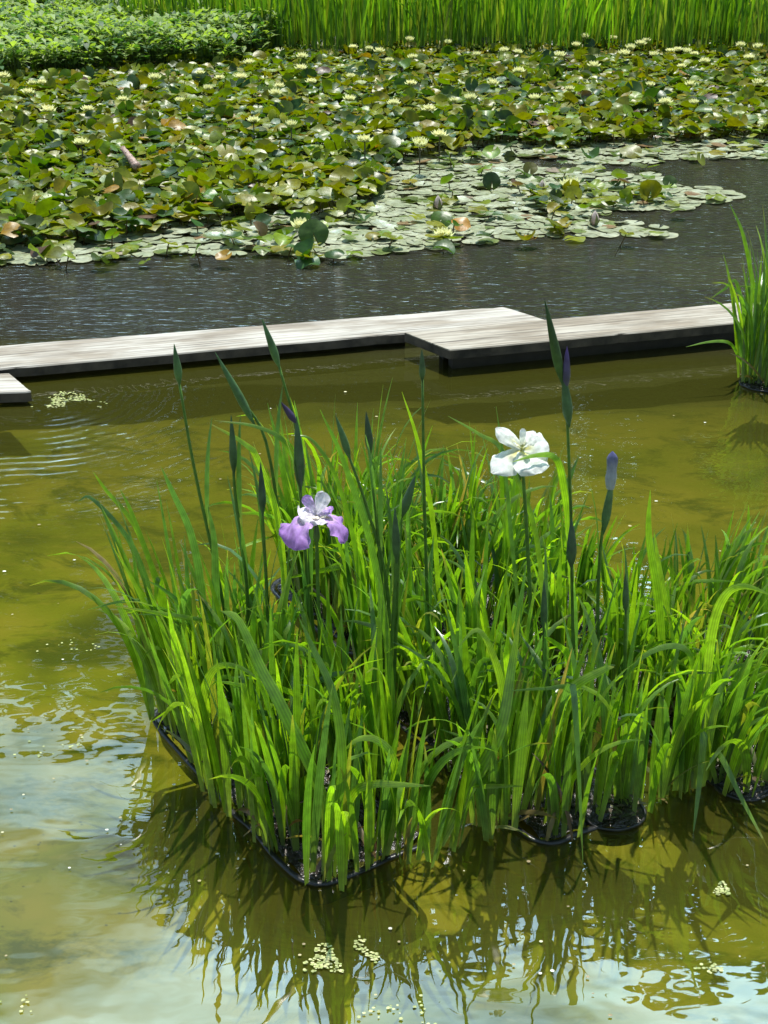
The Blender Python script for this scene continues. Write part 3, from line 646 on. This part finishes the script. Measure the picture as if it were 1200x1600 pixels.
# ------------------------------------------------------------------ the lone clump standing at the right
c0p = G(1182, 600)
for k, (px, py, n, Lm, lx, l) in enumerate([(1172, 598, 24, .48, -.02, 'iris plant standing apart by the plank end, left plant of that pot'), (1202, 606, 24, .50, .05, 'iris plant standing apart at the right edge, front plant of that pot'), (1196, 588, 22, .56, -.03, 'iris plant standing apart at the right edge, rear plant of that pot')]):
    p = G(px, py); iris(p.x, p.y, .008, n, Lm, lx, .02, l, 'irises standing apart at the right edge', arch=.22, wid=.013, spread=.09)
cl = clumps[-1][0]
for pts, wd, ti in (([(1185, 590, 4.6), (1180, 470, 4.6), (1162, 370, 4.6), (1140, 318, 4.6)], .016, 0), ([(1172, 600, 4.5), (1163, 500, 4.5), (1150, 440, 4.5), (1132, 452, 4.5), (1108, 468, 4.5)], .012, 0),
                    ([(1160, 600, 4.5), (1157, 540, 4.5), (1150, 500, 4.5), (1145, 462, 4.5)], .016, 3), ([(1165, 600, 4.5), (1155, 560, 4.45), (1140, 536, 4.4), (1110, 534, 4.38), (1072, 542, 4.36)], .012, 0)):
    w_ = [P(*q) for q in pts]; w_[0].z = .006; mb = MB(); blade(mb, smooth(w_, 16), wd, Vector((0, -.8, .5)), irtint(ti), .2); mb.build('leaf', M_iris, cl, loc=cl.location)
pot(c0p.x + .03, c0p.y, .085, 'round black pot under the lone irises by the plank end')

# ------------------------------------------------------------------ planks
def plank(cs, ztop, th, mat, label, name='wooden_plank'):
    """cs: rear-left, rear-right, front-right, front-left corners on top"""
    c = (cs[0] + cs[1] + cs[2] + cs[3]) / 4; ax = ((cs[1] - cs[0]) + (cs[2] - cs[3])).normalized(); rot = math.atan2(ax.y, ax.x)
    inv = Matrix.Rotation(-rot, 3, 'Z'); loc = Vector((c.x, c.y, ztop))
    lc = [inv @ (Vector((q.x, q.y, 0)) - Vector((c.x, c.y, 0))) for q in cs]
    nx, ny = 70, 10; vs = []
    ch = .004
    def grid(z, ins):
        out = []
        for i in range(nx + 1):
            for j in range(ny + 1):
                u, v = i / nx, j / ny; a = lc[3].lerp(lc[2], u); b = lc[0].lerp(lc[1], u); p = a.lerp(b, v)
                wob = .0035 * noise.noise(Vector((p.x * 6, v * 3, ztop * 50))) if v in (0, 1) else 0
                if v in (0, 1) and noise.noise(Vector((p.x * 13, v * 9, 2))) > .38: wob -= .006 * (1 if v == 1 else -1)
                p = p + Vector((0, wob, 0))
                if ins: p = p.lerp(Vector((p.x * .9995, p.y * .975, 0)), 1 if v in (0, 1) else 0)
                out.append((p.x, p.y, z + (.0012 * noise.noise(Vector((p.x * 3, p.y * 40, 5))) if z == 0 else 0)))
        return out
    A = grid(0, True); B = grid(-ch, False); C = grid(-th, False); n = len(A)
    idx = lambda i, j: i * (ny + 1) + j
    per = [idx(i, 0) for i in range(nx)] + [idx(nx, j) for j in range(ny)] + [idx(i, ny) for i in range(nx, 0, -1)] + [idx(0, j) for j in range(ny, 0, -1)]
    fs = [(idx(i, j), idx(i + 1, j), idx(i + 1, j + 1), idx(i, j + 1)) for i in range(nx) for j in range(ny)]
    fs += [(2 * n + idx(i, j), 2 * n + idx(i, j + 1), 2 * n + idx(i + 1, j + 1), 2 * n + idx(i + 1, j)) for i in range(nx) for j in range(ny)]
    for k in range(len(per)):
        a, b = per[k], per[(k + 1) % len(per)]
        fs += [(a + n, b + n, b, a), (a + 2 * n, b + 2 * n, b + n, a + n)]
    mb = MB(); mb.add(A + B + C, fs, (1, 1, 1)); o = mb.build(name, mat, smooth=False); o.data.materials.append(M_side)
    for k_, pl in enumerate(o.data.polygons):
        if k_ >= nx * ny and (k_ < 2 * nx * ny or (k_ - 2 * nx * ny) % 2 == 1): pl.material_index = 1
    o.location = loc; o.rotation_euler = (0, 0, rot); tag(o, label, 'plank', 'weathered planks of the walkway'); return o
def ext(a, b, k): return a + (b - a) * k
zl, zr = .052, .088
rl, rr_ = G(0, 540, zl), G(785, 479, zl); fl_, fr_ = G(0, 577, zl), G(855, 501, zl)
rl = ext(rr_, rl, 1.6); fl_ = ext(fr_, fl_, 1.55)
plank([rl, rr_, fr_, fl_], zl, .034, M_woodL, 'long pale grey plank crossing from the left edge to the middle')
rl, rr_ = G(632, 519, zr), G(1145, 473, zr); fl_, fr_ = G(703, 547, zr), G(1145, 505, zr)
rr_ = ext(rl, rr_, 1.7); fr_ = ext(fl_, fr_, 1.8)
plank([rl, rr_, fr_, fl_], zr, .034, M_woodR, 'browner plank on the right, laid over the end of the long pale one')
a_, b_ = G(14, 583, .045), G(48, 612, .045); d_ = Vector((-1, -.12, 0)) * 1.2
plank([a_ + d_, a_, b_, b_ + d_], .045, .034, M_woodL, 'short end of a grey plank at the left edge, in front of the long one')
def stringers(a, b, zt, wd, label):
    '''two added bearers, dark for the shade there, lengthwise under a plank whose front edge runs a to b'''
    d = (b - a); ln = d.length; d.normalize(); rot = math.atan2(d.y, d.x)
    root = thing('plank_support', (a.x, a.y, 0), label, 'plank support', 'added shade-dark supports under the planks'); root.rotation_euler = (0, 0, rot)
    for y0 in (.055, wd - .085):
        mb = MB(); K = 40; vs = []
        for i in range(K + 1):
            x = ln * i / K; w_ = .003 * noise.noise(Vector((x * 5, y0 * 30, 1)))
            vs += [(x, y0 + w_, -.09), (x, y0 + w_, zt), (x, y0 + .045, zt), (x, y0 + .045, -.09)]
        mb.add(vs, [(4 * i + k, 4 * i + (k + 1) % 4, 4 * i + 4 + (k + 1) % 4, 4 * i + 4 + k) for i in range(K) for k in range(4)] + [(0, 3, 2, 1), (4 * K, 4 * K + 1, 4 * K + 2, 4 * K + 3)], (1, 1, 1))
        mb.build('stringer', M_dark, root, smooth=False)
_a, _b = G(0, 577, .052), G(640, 521, .052); _d = (_b - _a).normalized()
stringers(_a - _d * .75, _b, .017, .24, 'added shade-dark bearers under the long pale plank')
_a, _b = G(703, 547, .088), G(1145, 505, .088); _d = (_b - _a).normalized()
stringers(_a + _d * .03, _b + _d * .9, .053, .24, 'added shade-dark bearers under the browner right plank')

# ------------------------------------------------------------------ water lilies
OUT = [(-60, 420), (0, 416), (100, 412), (190, 404), (290, 396), (350, 402), (372, 402), (395, 388), (420, 400), (500, 404), (600, 398), (700, 388), (790, 377), (850, 369), (1040, 370), (1052, 361), (1000, 350), (945, 346), (930, 338), (965, 332), (1060, 330), (1115, 320), (1152, 308), (1140, 296), (1085, 292), (1060, 286), (1035, 272), (1000, 276), (940, 270), (915, 262), (960, 258), (1050, 253), (1150, 248), (1300, 246),
       (1330, 40), (1200, 48), (700, 58), (440, 66), (380, 88), (200, 102), (0, 112), (-60, 115)]
HOLE = [(805, 250), (850, 247), (893, 256), (912, 262), (880, 268), (830, 262)]
THICK = [(-60, 376), (0, 374), (130, 368), (250, 352), (360, 332), (440, 320), (520, 330), (590, 300), (610, 262), (640, 235), (720, 230), (790, 214), (860, 222), (1000, 214), (1330, 205), (1330, 40), (1200, 48), (700, 58), (440, 66), (380, 88), (200, 102), (0, 112), (-60, 115)]
CLUS = [(810, 300), (870, 285), (960, 276), (1045, 290), (1040, 305), (960, 316), (850, 318)]
def pad(mb, c, r, tilt, az, cup, ruf, col, notch=.35, spin=None, edge=None, rings=(0, .4, .75, 1), ns=14, stem=True, fold=0):
    spin = U(0, 6.28) if spin is None else spin; ph = U(0, 6.28); wl = rnd.randint(2, 4)
    Rm = Matrix.Rotation(az, 3, 'Z') @ Matrix.Rotation(tilt, 3, 'X'); vs = [Vector(c)]; cs = [col]; el = U(.86, 1)
    for q in rings[1:]:
        for k in range(ns + 1):
            a = spin + notch * .5 + (2 * math.pi - notch) * k / ns
            rr = r * q * (1 + .03 * math.sin(5 * a + ph))
            x, y = rr * math.cos(a), rr * math.sin(a) * el
            z = cup * r * q * q + ruf * r * q * q * math.sin(wl * a + ph) + fold * abs(x) * q
            vs.append(Vector(c) + Rm @ Vector((x, y, z)))
            cs.append(lerp(col, edge, q ** 4) if edge else col)
    fs = [(0, 1 + k, 2 + k) for k in range(ns)]; m_ = ns + 1
    for j in range(len(rings) - 2):
        for k in range(ns): a = 1 + j * m_ + k; fs.append((a, a + m_, a + m_ + 1, a + 1))
    mb.add(vs, fs, cs)
    if stem and c[2] > .05:
        b = Vector((c[0] + U(-.05, .05), c[1] + U(0, .08), -.05)); cc = Vector(c); s = Vector((.003, 0, 0)); s2 = Vector((0, .003, 0))
        mb.add([b - s, b + s, b + s2, cc - s, cc + s, cc + s2], [(0, 1, 4, 3), (1, 2, 5, 4), (2, 0, 3, 5)], (.14, .10, .04))
LILYG = [(.15, .17, .006), (.13, .155, .006), (.17, .185, .006), (.06, .10, .012), (.04, .08, .022), (.14, .16, .006), (.085, .125, .008), (.035, .07, .016), (.12, .145, .006), (.15, .165, .008)]
items = []       # (size on screen, kind, builder args)
def dens(d): return 1
lo, hi = 5.55, 14.6
tries = 0
y = lo
while y < hi:                                     # floating pads
    hw = (y + .4) * .31 + .25; row = .078 if y < 9.5 else .13
    x = -hw
    while x < hw:
        X, Yy = x + U(-.03, .03), y + U(-.03, .03); r = U(.036, .064)
        px, py, f = proj((X, Yy, 0)); x += .066 if y < 9.5 else .13
        if not inside(px, py, OUT) or inside(px, py, HOLE): continue
        thick = inside(px, py, THICK)
        if thick and (py < 200 and rnd.random() < .6): continue
        c = lerp((.22, .25, .15), (.34, .36, .26), rnd.random()); q = rnd.random()
        if q < .10: c = (.09, .13, .03)
        elif q < .14: c = (.17, .10, .05)
        elif q < .15: c = (.24, .19, .15)
        curl = rnd.random() < .15
        items.append((FPX * r / f * .5, 'flat', (X, Yy, U(.003, .010)), r, U(0, .07) if not curl else U(.05, .22), U(0, 6.28), U(.0, .04) if not curl else U(.05, .2), U(.01, .035), c, px, py))
    y += row * .85
y = lo
while y < hi:                                     # raised leaves
    hw = (y + .4) * .31 + .25; st = .053 + .003 * (y - 6)
    x = -hw
    while x < hw:
        X, Yy = x + U(-.04, .04), y + U(-.04, .04); x += st
        px, py, f = proj((X, Yy, .05))
        if not inside(px, py, OUT) or inside(px, py, HOLE): continue
        th = inside(px, py, THICK); cl_ = inside(px, py, CLUS)
        pr = .95 if th else .5 if cl_ else (.085 if px > 560 else .16)
        if rnd.random() > pr: continue
        r = U(.038, .068) * (1 if th else .85); q = rnd.random(); up = noise.noise(Vector((X * 1.5, Yy * 1.5, 0))) * .5 + .5
        z = (U(.015, .055) + .045 * up) if th else U(.015, .05)
        tilt = abs(rnd.gauss(0, .27)) if q < .93 else U(.7, 1.4)
        cup = U(-.35, .30); fold = U(.3, .8) if rnd.random() < .2 else 0
        c = rnd.choice(LILYG); c = tuple(v * U(.8, 1.2) for v in c); br = 1
        if rnd.random() < .01: c = (.26, .15, .02)
        if rnd.random() < .01: c = (.10, .06, .04)
        items.append((FPX * r / f * (.5 + .5 * min(1, tilt)), 'raised', (X, Yy, z + (r * math.sin(tilt) * .7)), r, tilt, U(0, 6.28), cup, U(.03, .22), c, px, py, fold))
    y += st * .95
SPECIAL = [(490, 380, .085, 1.15, 0, (.04, .075, .02), 'dark leaf standing upright like a fan at the front edge of the lilies', -.5),
           (768, 292, .06, 1.3, .2, (.03, .05, .02), 'small dark round leaf standing upright between the flat pads', -.6),
           (720, 354, .06, .5, .4, (.33, .16, .02), 'orange dying leaf among the flat pads near the water edge', .2),
           (690, 351, .065, .8, 0, (.05, .10, .015), 'dark green folded leaf left of the orange leaf', .2),
           (405, 372, .06, 1.2, 1.2, (.16, .11, .06), 'brown curled leaf standing left of the upright fan leaf', .5),
           (828, 268, .05, .9, 0, (.08, .08, .02), 'small olive leaf by the narrow strip of open water', .3),
           (985, 240, .08, .5, 0, (.13, .13, .01), 'broad yellow green leaf lying at the lip of the open water', .1),
           (868, 310, .04, 1.4, 0, (.04, .06, .02), 'tiny dark leaf standing before the pink bud', .2),
           (1045, 290, .05, 1.1, .3, (.05, .08, .03), 'dark upright leaf at the right tip of the pads', .2),
           (795, 250, .045, 1.4, .3, (.04, .05, .02), 'dark pointed leaf standing behind the open strip', .6),
           (580, 300, .10, .9, .1, (.06, .085, .015), 'largest dark olive leaf arching above the flat pads', -.5),
           (45, 340, .10, .35, .5, (.13, .14, .01), 'broad yellow green leaf by the left edge', .1)]
items.sort(key=lambda a: -a[0])
NI = 285
flatmb, raisedmb = MB(), MB()
def zone_lily(px, py):
    lr = 'left' if px < 300 else 'middle left' if px < 600 else 'middle right' if px < 850 else 'right'
    return lr + (', along the water edge' if py > 330 else ', further back')
cnt = 0
for it in items:
    c = it[2]; kind = it[1]
    vis = 0 < it[9] < 1200 and it[10] > 5
    if kind == 'flat':
        kw = dict(edge=lerp(it[8], (.28, .26, .12), .3), rings=(0, .6, 1), ns=12)
        args = (it[3], it[4], it[5], it[6], it[7], it[8]); mt = M_flat; big_ = flatmb
        look = 'dull brown' if it[8][0] > it[8][1] else 'dark green' if it[8][1] < .15 else 'pale silvery'
        lab = '%s flat lily pad floating on the pond, %s' % (look, zone_lily(it[9], it[10]))
    else:
        kw = dict(fold=it[11]); args = (it[3], it[4], it[5], it[6], it[7], it[8]); mt = M_pad; big_ = raisedmb
        look = 'upright' if it[4] > .7 else 'folded' if it[11] else 'spread'
        cn = 'rusty' if it[8][0] > it[8][1] * 1.3 else 'yellow green' if it[8][0] > .095 else 'dark green'
        lab = '%s %s lily leaf raised above the pond, %s' % (cn, look, zone_lily(it[9], it[10]))
    if cnt < NI and vis:
        mb = MB(); pad(mb, c, *args, **kw); o = mb.build('lily_pad', mt, loc=Vector((c[0], c[1], 0)))
        tag(o, lab, 'lily pad', lab.replace(' lily pad ', ' lily pads ').replace(' lily leaf ', ' lily leaves ')); cnt += 1
    else:
        pad(big_, c, *args, **kw)
tag(flatmb.build('flat_lily_pads', M_flat), 'remaining flat silvery lily pads floating between the larger ones', 'lily pads', kind='stuff')
tag(raisedmb.build('raised_lily_leaves', M_pad), 'mass of olive and dark green lily leaves crowding the far half of the pond', 'lily leaves', kind='stuff')
for px, py, r, tl, az, c, l, fo in SPECIAL:
    r *= .82; p = G(px, py + 8, 0); mb = MB(); pad(mb, (p.x, p.y, .02 + r * math.sin(tl) * .8), r, tl, az, -.15, .12, c, fold=fo if fo > 0 else 0, stem=True)
    tag(mb.build('lily_pad', M_pad, loc=Vector((p.x, p.y, 0))), l, 'lily pad')
print('pads', len(items))

FL = [(5, 118), (65, 127), (44, 143), (75, 171), (137, 169), (192, 154), (22, 262), (198, 258), (137, 317), (168, 328), (313, 113), (343, 120), (376, 119), (389, 97), (281, 156), (396, 187),
      (472, 88), (436, 133), (430, 146), (470, 106), (486, 126), (548, 118), (546, 155), (552, 72), (577, 76), (592, 80), (608, 95), (615, 160), (642, 129), (656, 226), (687, 209), (670, 170), (709, 157), (735, 154), (770, 130), (788, 79), (810, 81), (811, 110),
      (835, 153), (875, 87), (890, 139), (928, 102), (914, 58), (958, 58), (900, 70), (975, 84), (985, 76), (1001, 68), (1010, 62), (1022, 85), (1047, 78), (1059, 77), (1073, 81), (1085, 83), (1065, 102), (1101, 95), (1079, 131), (1084, 160), (1040, 159), (1016, 132), (1157, 71), (1170, 89), (1184, 74), (1184, 129),
      (470, 358), (693, 371), (890, 295), (570, 218), (455, 196), (127, 222), (60, 320), (418, 303), (242, 122), (50, 60 + 70), (745, 60 + 25), (700, 66), (645, 90), (325, 138), (640, 63)]
def lily_flower(px, py, label, det, group='cream water lily flowers'):
    p = G(px, py, .17 if py < 240 else .03); op_ = U(-.15, .35); r = U(.042, .064) * (1 if py < 200 else 1.15); root = thing('water_lily_flower', (p.x, p.y, 0), label, 'water lily', group)
    z = .155 if py < 240 else .03; cr = (.74, .73, .38)
    for nm, n, rr, tl, cc in (('outer_petals', 9, r, .35, (.66, .68, .34)), ('middle_petals', 9, r * .88, .75, cr), ('inner_petals', 7, r * .66, 1.1, (.80, .78, .42))):
        mb = MB(); of = U(0, 1)
        for k in range(n):
            a = 2 * math.pi * k / n + of; t2 = min(1.35, tl + op_ + U(-.1, .15)); d = Vector((math.cos(a) * math.cos(t2), math.sin(a) * math.cos(t2), math.sin(t2))); s = Vector((-math.sin(a), math.cos(a), 0)); up = d.cross(s)
            o_ = Vector((0, 0, z)); pts = []
            for f, ww in ((.1, .25), (.45, 1), (.75, .75), (1, .05)):
                q = o_ + d * rr * f + Vector((0, 0, .15 * rr * f * f)); h_ = .34 * rr * ww * .85
                pts += [q - s * h_ - up * h_ * .3, q, q + s * h_ - up * h_ * .3]
            mb.add(pts, [(3 * j + i, 3 * j + i + 1, 3 * j + i + 4, 3 * j + i + 3) for j in range(3) for i in range(2)], [cc] * 12)
        mb.build(nm, M_petal, root)
    mb = MB(); spindle(mb, (0, 0, z), (0, 0, z + r * .45), r * .28, (.6, .42, .05), (.75, .6, .08), n=8, pk=.6); mb.build('stamens', M_petal, root)
    if det:
        mb = MB(); tube(mb, [(0, .03, -.05), (0, .01, .04), (0, 0, z)], [.004] * 3, 6, (.12, .10, .04)); mb.build('stalk', M_bud, root)
spec = {(22, 262): 'cream water lily at the left edge among large silvery leaves', (198, 258): 'cream water lily beside the pinkish stub', (137, 317): 'left one of the two near cream water lilies at lower left', (168, 328): 'right one of the two near cream water lilies at lower left',
        (470, 358): 'pale water lily just behind the upright fan leaf', (693, 371): 'yellow white water lily at the very front edge of the pads', (890, 295): 'largest pale yellow water lily on the cluster jutting into open water', (656, 226): 'cream water lily at the front of the thick leaves, left of the open strip', (687, 209): 'cream water lily just behind the one at the thick leaves edge', (75, 171): 'cream water lily left of a smaller twin at upper left', (137, 169): 'smaller cream water lily right of its twin at upper left', (192, 154): 'spiky pale water lily at upper left'}
for px, py in FL:
    lr = 'left' if px < 300 else 'middle left' if px < 600 else 'middle right' if px < 850 else 'right'
    fb = 'near the reeds' if py < 92 else 'mid field' if py < 140 else 'nearer half'
    l = spec.get((px, py)) or 'small cream water lily flower among the leaves, %s, %s' % (lr, fb)
    lily_flower(px, py, l, py > 180, 'cream water lily flowers' if (px, py) in spec else 'cream water lily flowers, %s, %s' % (lr, fb))
for px, py, l in ((846, 300, 'closed pinkish white lily bud standing left of the largest flower'), (684, 325, 'slim closed grey pink lily bud standing on the flat pads'), (928, 350, 'low whitish pink lily bud at the edge of the open water'), (708, 172, 'closed pinkish bud in the thick leaves')):
    p = G(px, py + 6); root = thing('water_lily_bud', (p.x, p.y, 0), l, 'water lily', None)
    mb = MB(); spindle(mb, (0, 0, .01), (0, -.005, .085), .021, (.55, .42, .36), (.85, .74, .70), n=10); mb.build('bud', M_petal, root)
    mb = MB()
    for k in range(4):
        a = k * 1.57 + .4; blade(mb, [(math.cos(a) * .012, math.sin(a) * .012, .008), (math.cos(a) * .024, math.sin(a) * .024, .035), (math.cos(a) * .016, math.sin(a) * .016, .07)], .02, Vector((math.cos(a), math.sin(a), .1)), ((.10, .12, .05),) * 3)
    mb.build('sepals', M_bud, root)
# pinkish rhizome stub
a_, b_ = G(215, 262, .10), G(192, 232, .16); root = thing('lily_rhizome', (a_.x, a_.y, 0), 'pinkish scarred rhizome stub poking up between lily leaves', 'rhizome')
mb = MB(); pts = [a_ + (b_ - a_) * k / 9 for k in range(10)]; tube(mb, pts, [.022 - .001 * k + (.003 if k % 2 else 0) for k in range(10)], 10, (1, 1, 1)); mb.build('root_stub', M_rhiz, root, loc=root.location)
mb = MB()
for k in range(16):
    q = pts[k % 10]; d = Vector((U(-.03, .03), U(-.03, .0), U(-.02, .03))); tube(mb, [q, q + d], [.003, .001], 4, (1, 1, 1))
mb.build('rootlets', M_rhiz, root, loc=root.location)

# ------------------------------------------------------------------ reeds and marsh plants at the far shore
mb = MB()
for i in range(6400):
    px = U(-80, 1290); Yb = 12.7 + U(0, 2.6); X = (px - 600) / FPX * Yb * 1.12
    q = proj((X, Yb, 0)); 
    lim = 12.9 - .15 * (px / 1200) + .2 * noise.noise(Vector((X * 1.2, 0, 0)))
    if Yb < lim: continue
    if px < 420 and Yb < 13.2 + (420 - px) * .006: continue
    dn = noise.noise(Vector((X * .9, Yb, 4)))
    az = U(0, 6.28); c = rnd.choice([(.10, .22, .013), (.13, .27, .016), (.065, .16, .014), (.17, .31, .02), (.20, .27, .04)]); c = tuple(v * (1 + .5 * dn) for v in c)
    blade(mb, grow((X, Yb, max(0, gz(X, Yb)) - .02), az, U(0, .16), U(0, .5) if rnd.random() < .85 else U(.6, 1.6), 2, U(.6, 1.5), 6), U(.012, .022), Vector((U(-.6, .6), -1, 0)), (lerp(c, (.10, .11, .04), .6), c, c), U(-.6, .6))
tag(mb.build('reeds', M_reed), 'dense bank of tall green reeds along the far shore', 'reeds', kind='stuff')
MPOLY = [(-60, 122), (0, 116), (80, 108), (200, 100), (330, 92), (400, 84), (445, 66), (400, 52), (330, 44), (260, 40), (200, 10), (120, -30), (-60, -60)]
mb = MB(); nleaf = 0
while nleaf < 4200:
    X, Yb = U(-5.2, -.7), U(11.0, 17); px, py, f = proj((X, Yb, .1))
    if not inside(px, py, MPOLY): continue
    hump = .14 + .32 * (noise.noise(Vector((X * 1.6, Yb * 1.6, 0))) * .5 + .5)
    z0 = max(0, gz(X, Yb)); p = Vector((X, Yb, z0 + hump * U(.6, 1.05))); nleaf += 1
    cc = lerp((.17, .25, .05), (.26, .35, .11), rnd.random()) if rnd.random() < .75 else (.05, .12, .03); a0 = U(0, 6.28)
    tube(mb, [(X, Yb, z0 - .05), tuple(p)], [.004, .002], 3, (.08, .12, .03))
    for k in range(4):
        a = a0 + k * 1.57 + U(-.3, .3); zl_ = -.05 * (k // 2); el = U(-.2, .7); ln = U(.06, .125)
        d = Vector((math.cos(a) * math.cos(el), math.sin(a) * math.cos(el), math.sin(el))); s = Vector((-math.sin(a), math.cos(a), 0)) * ln * .24; o_ = p + Vector((0, 0, zl_))
        mid_ = o_ + d * ln * .5 + Vector((0, 0, ln * .12))
        mb.add([o_, mid_ - s, mid_ + Vector((0, 0, -.004)), mid_ + s, o_ + d * ln], [(0, 2, 1), (0, 3, 2), (1, 2, 4), (2, 3, 4)], cc)
tag(mb.build('marsh_plants', M_marsh), 'bright green low leafy marsh plants at the far left shore', 'marsh plants', kind='stuff')
mb = MB()                                          # undergrowth on the bank behind the reeds
for i in range(9000):
    X, Yb = U(-9, 9), U(15.2, 18.5); z0 = gz(X, Yb); hgt = .9 + .6 * noise.noise(Vector((X * .7, Yb * .7, 2)))
    p = Vector((X, Yb, z0 + hgt * math.sqrt(rnd.random()))); a = U(0, 6.28); el = U(-.3, .8); ln = U(.08, .16)
    d = Vector((math.cos(a) * math.cos(el), math.sin(a) * math.cos(el), math.sin(el))); s = Vector((-math.sin(a), math.cos(a), 0)) * ln * .3
    cc = lerp((.05, .11, .02), (.13, .2, .04), rnd.random())
    mb.add([p, p + d * ln * .5 - s, p + d * ln, p + d * ln * .5 + s], [(0, 1, 2, 3)], cc)
tag(mb.build('undergrowth', M_marsh), 'leafy undergrowth on the bank behind the reeds', 'undergrowth', kind='stuff')

# ------------------------------------------------------------------ duckweed and floating bits
def dis(mb, x, y, r, c, z=.003):
    n = 6; a0 = U(0, 1); e = U(.6, 1)
    mb.add([(x + r * math.cos(a0 + 6.283 * k / n), y + r * e * math.sin(a0 + 6.283 * k / n), z) for k in range(n)], [tuple(range(n))], c)
def patch(spots, name, label):
    mb = MB()
    for px, py, rx, ry, n in spots:
        c = G(px, py)
        for i in range(n):
            a = U(0, 6.28); q = math.sqrt(rnd.random()) * (1 + .4 * math.sin(3 * a)); g_ = G(px + rx * q * math.cos(a), py + ry * q * math.sin(a))
            if noise.noise(g_ * 14) < -.12: continue
            dis(mb, g_.x, g_.y, U(.0015, .0036) * (1.3 if c.y > 3.5 else 1), lerp((.22, .27, .06), (.48, .48, .22), rnd.random()), U(.002, .005))
    tag(mb.build(name, M_speck), label, 'duckweed', kind='stuff')
patch([(108, 628, 48, 11, 420), (75, 632, 20, 8, 160)], 'duckweed', 'pale duckweed patch floating beside the end of the short plank')
patch([(507, 1503, 27, 20, 190), (562, 1500, 24, 26, 150), (585, 1497, 10, 8, 30)], 'duckweed', 'two pale duckweed patches floating in front of the bed')
patch([(1128, 1392, 11, 9, 60), (1105, 1515, 30, 10, 24)], 'duckweed', 'small yellow green duckweed patch at lower right')
patch([(25, 1500, 0, 0, 0), (30, 1570, 40, 20, 12), (630, 1580, 60, 25, 26), (100, 1012, 60, 14, 14), (150, 1015, 14, 6, 12), (80, 1170, 110, 25, 26)], 'duckweed', 'thin scatter of duckweed specks on the calm water')
mb = MB()
for i in range(130):
    px, py = U(-20, 1220), U(600, 1590); p = G(px, py)
    if noise.noise(p * 1.7) < -.15: continue
    s = U(.0012, .0032) * (1.2 if py > 900 else 1.8); dis(mb, p.x, p.y, s, rnd.choice([(.5, .48, .3), (.35, .3, .15), (.6, .6, .5), (.25, .2, .1)]), .004)
tag(mb.build('floating_debris', M_speck), 'scattered pale specks and petals floating on the pond', 'debris', kind='stuff')
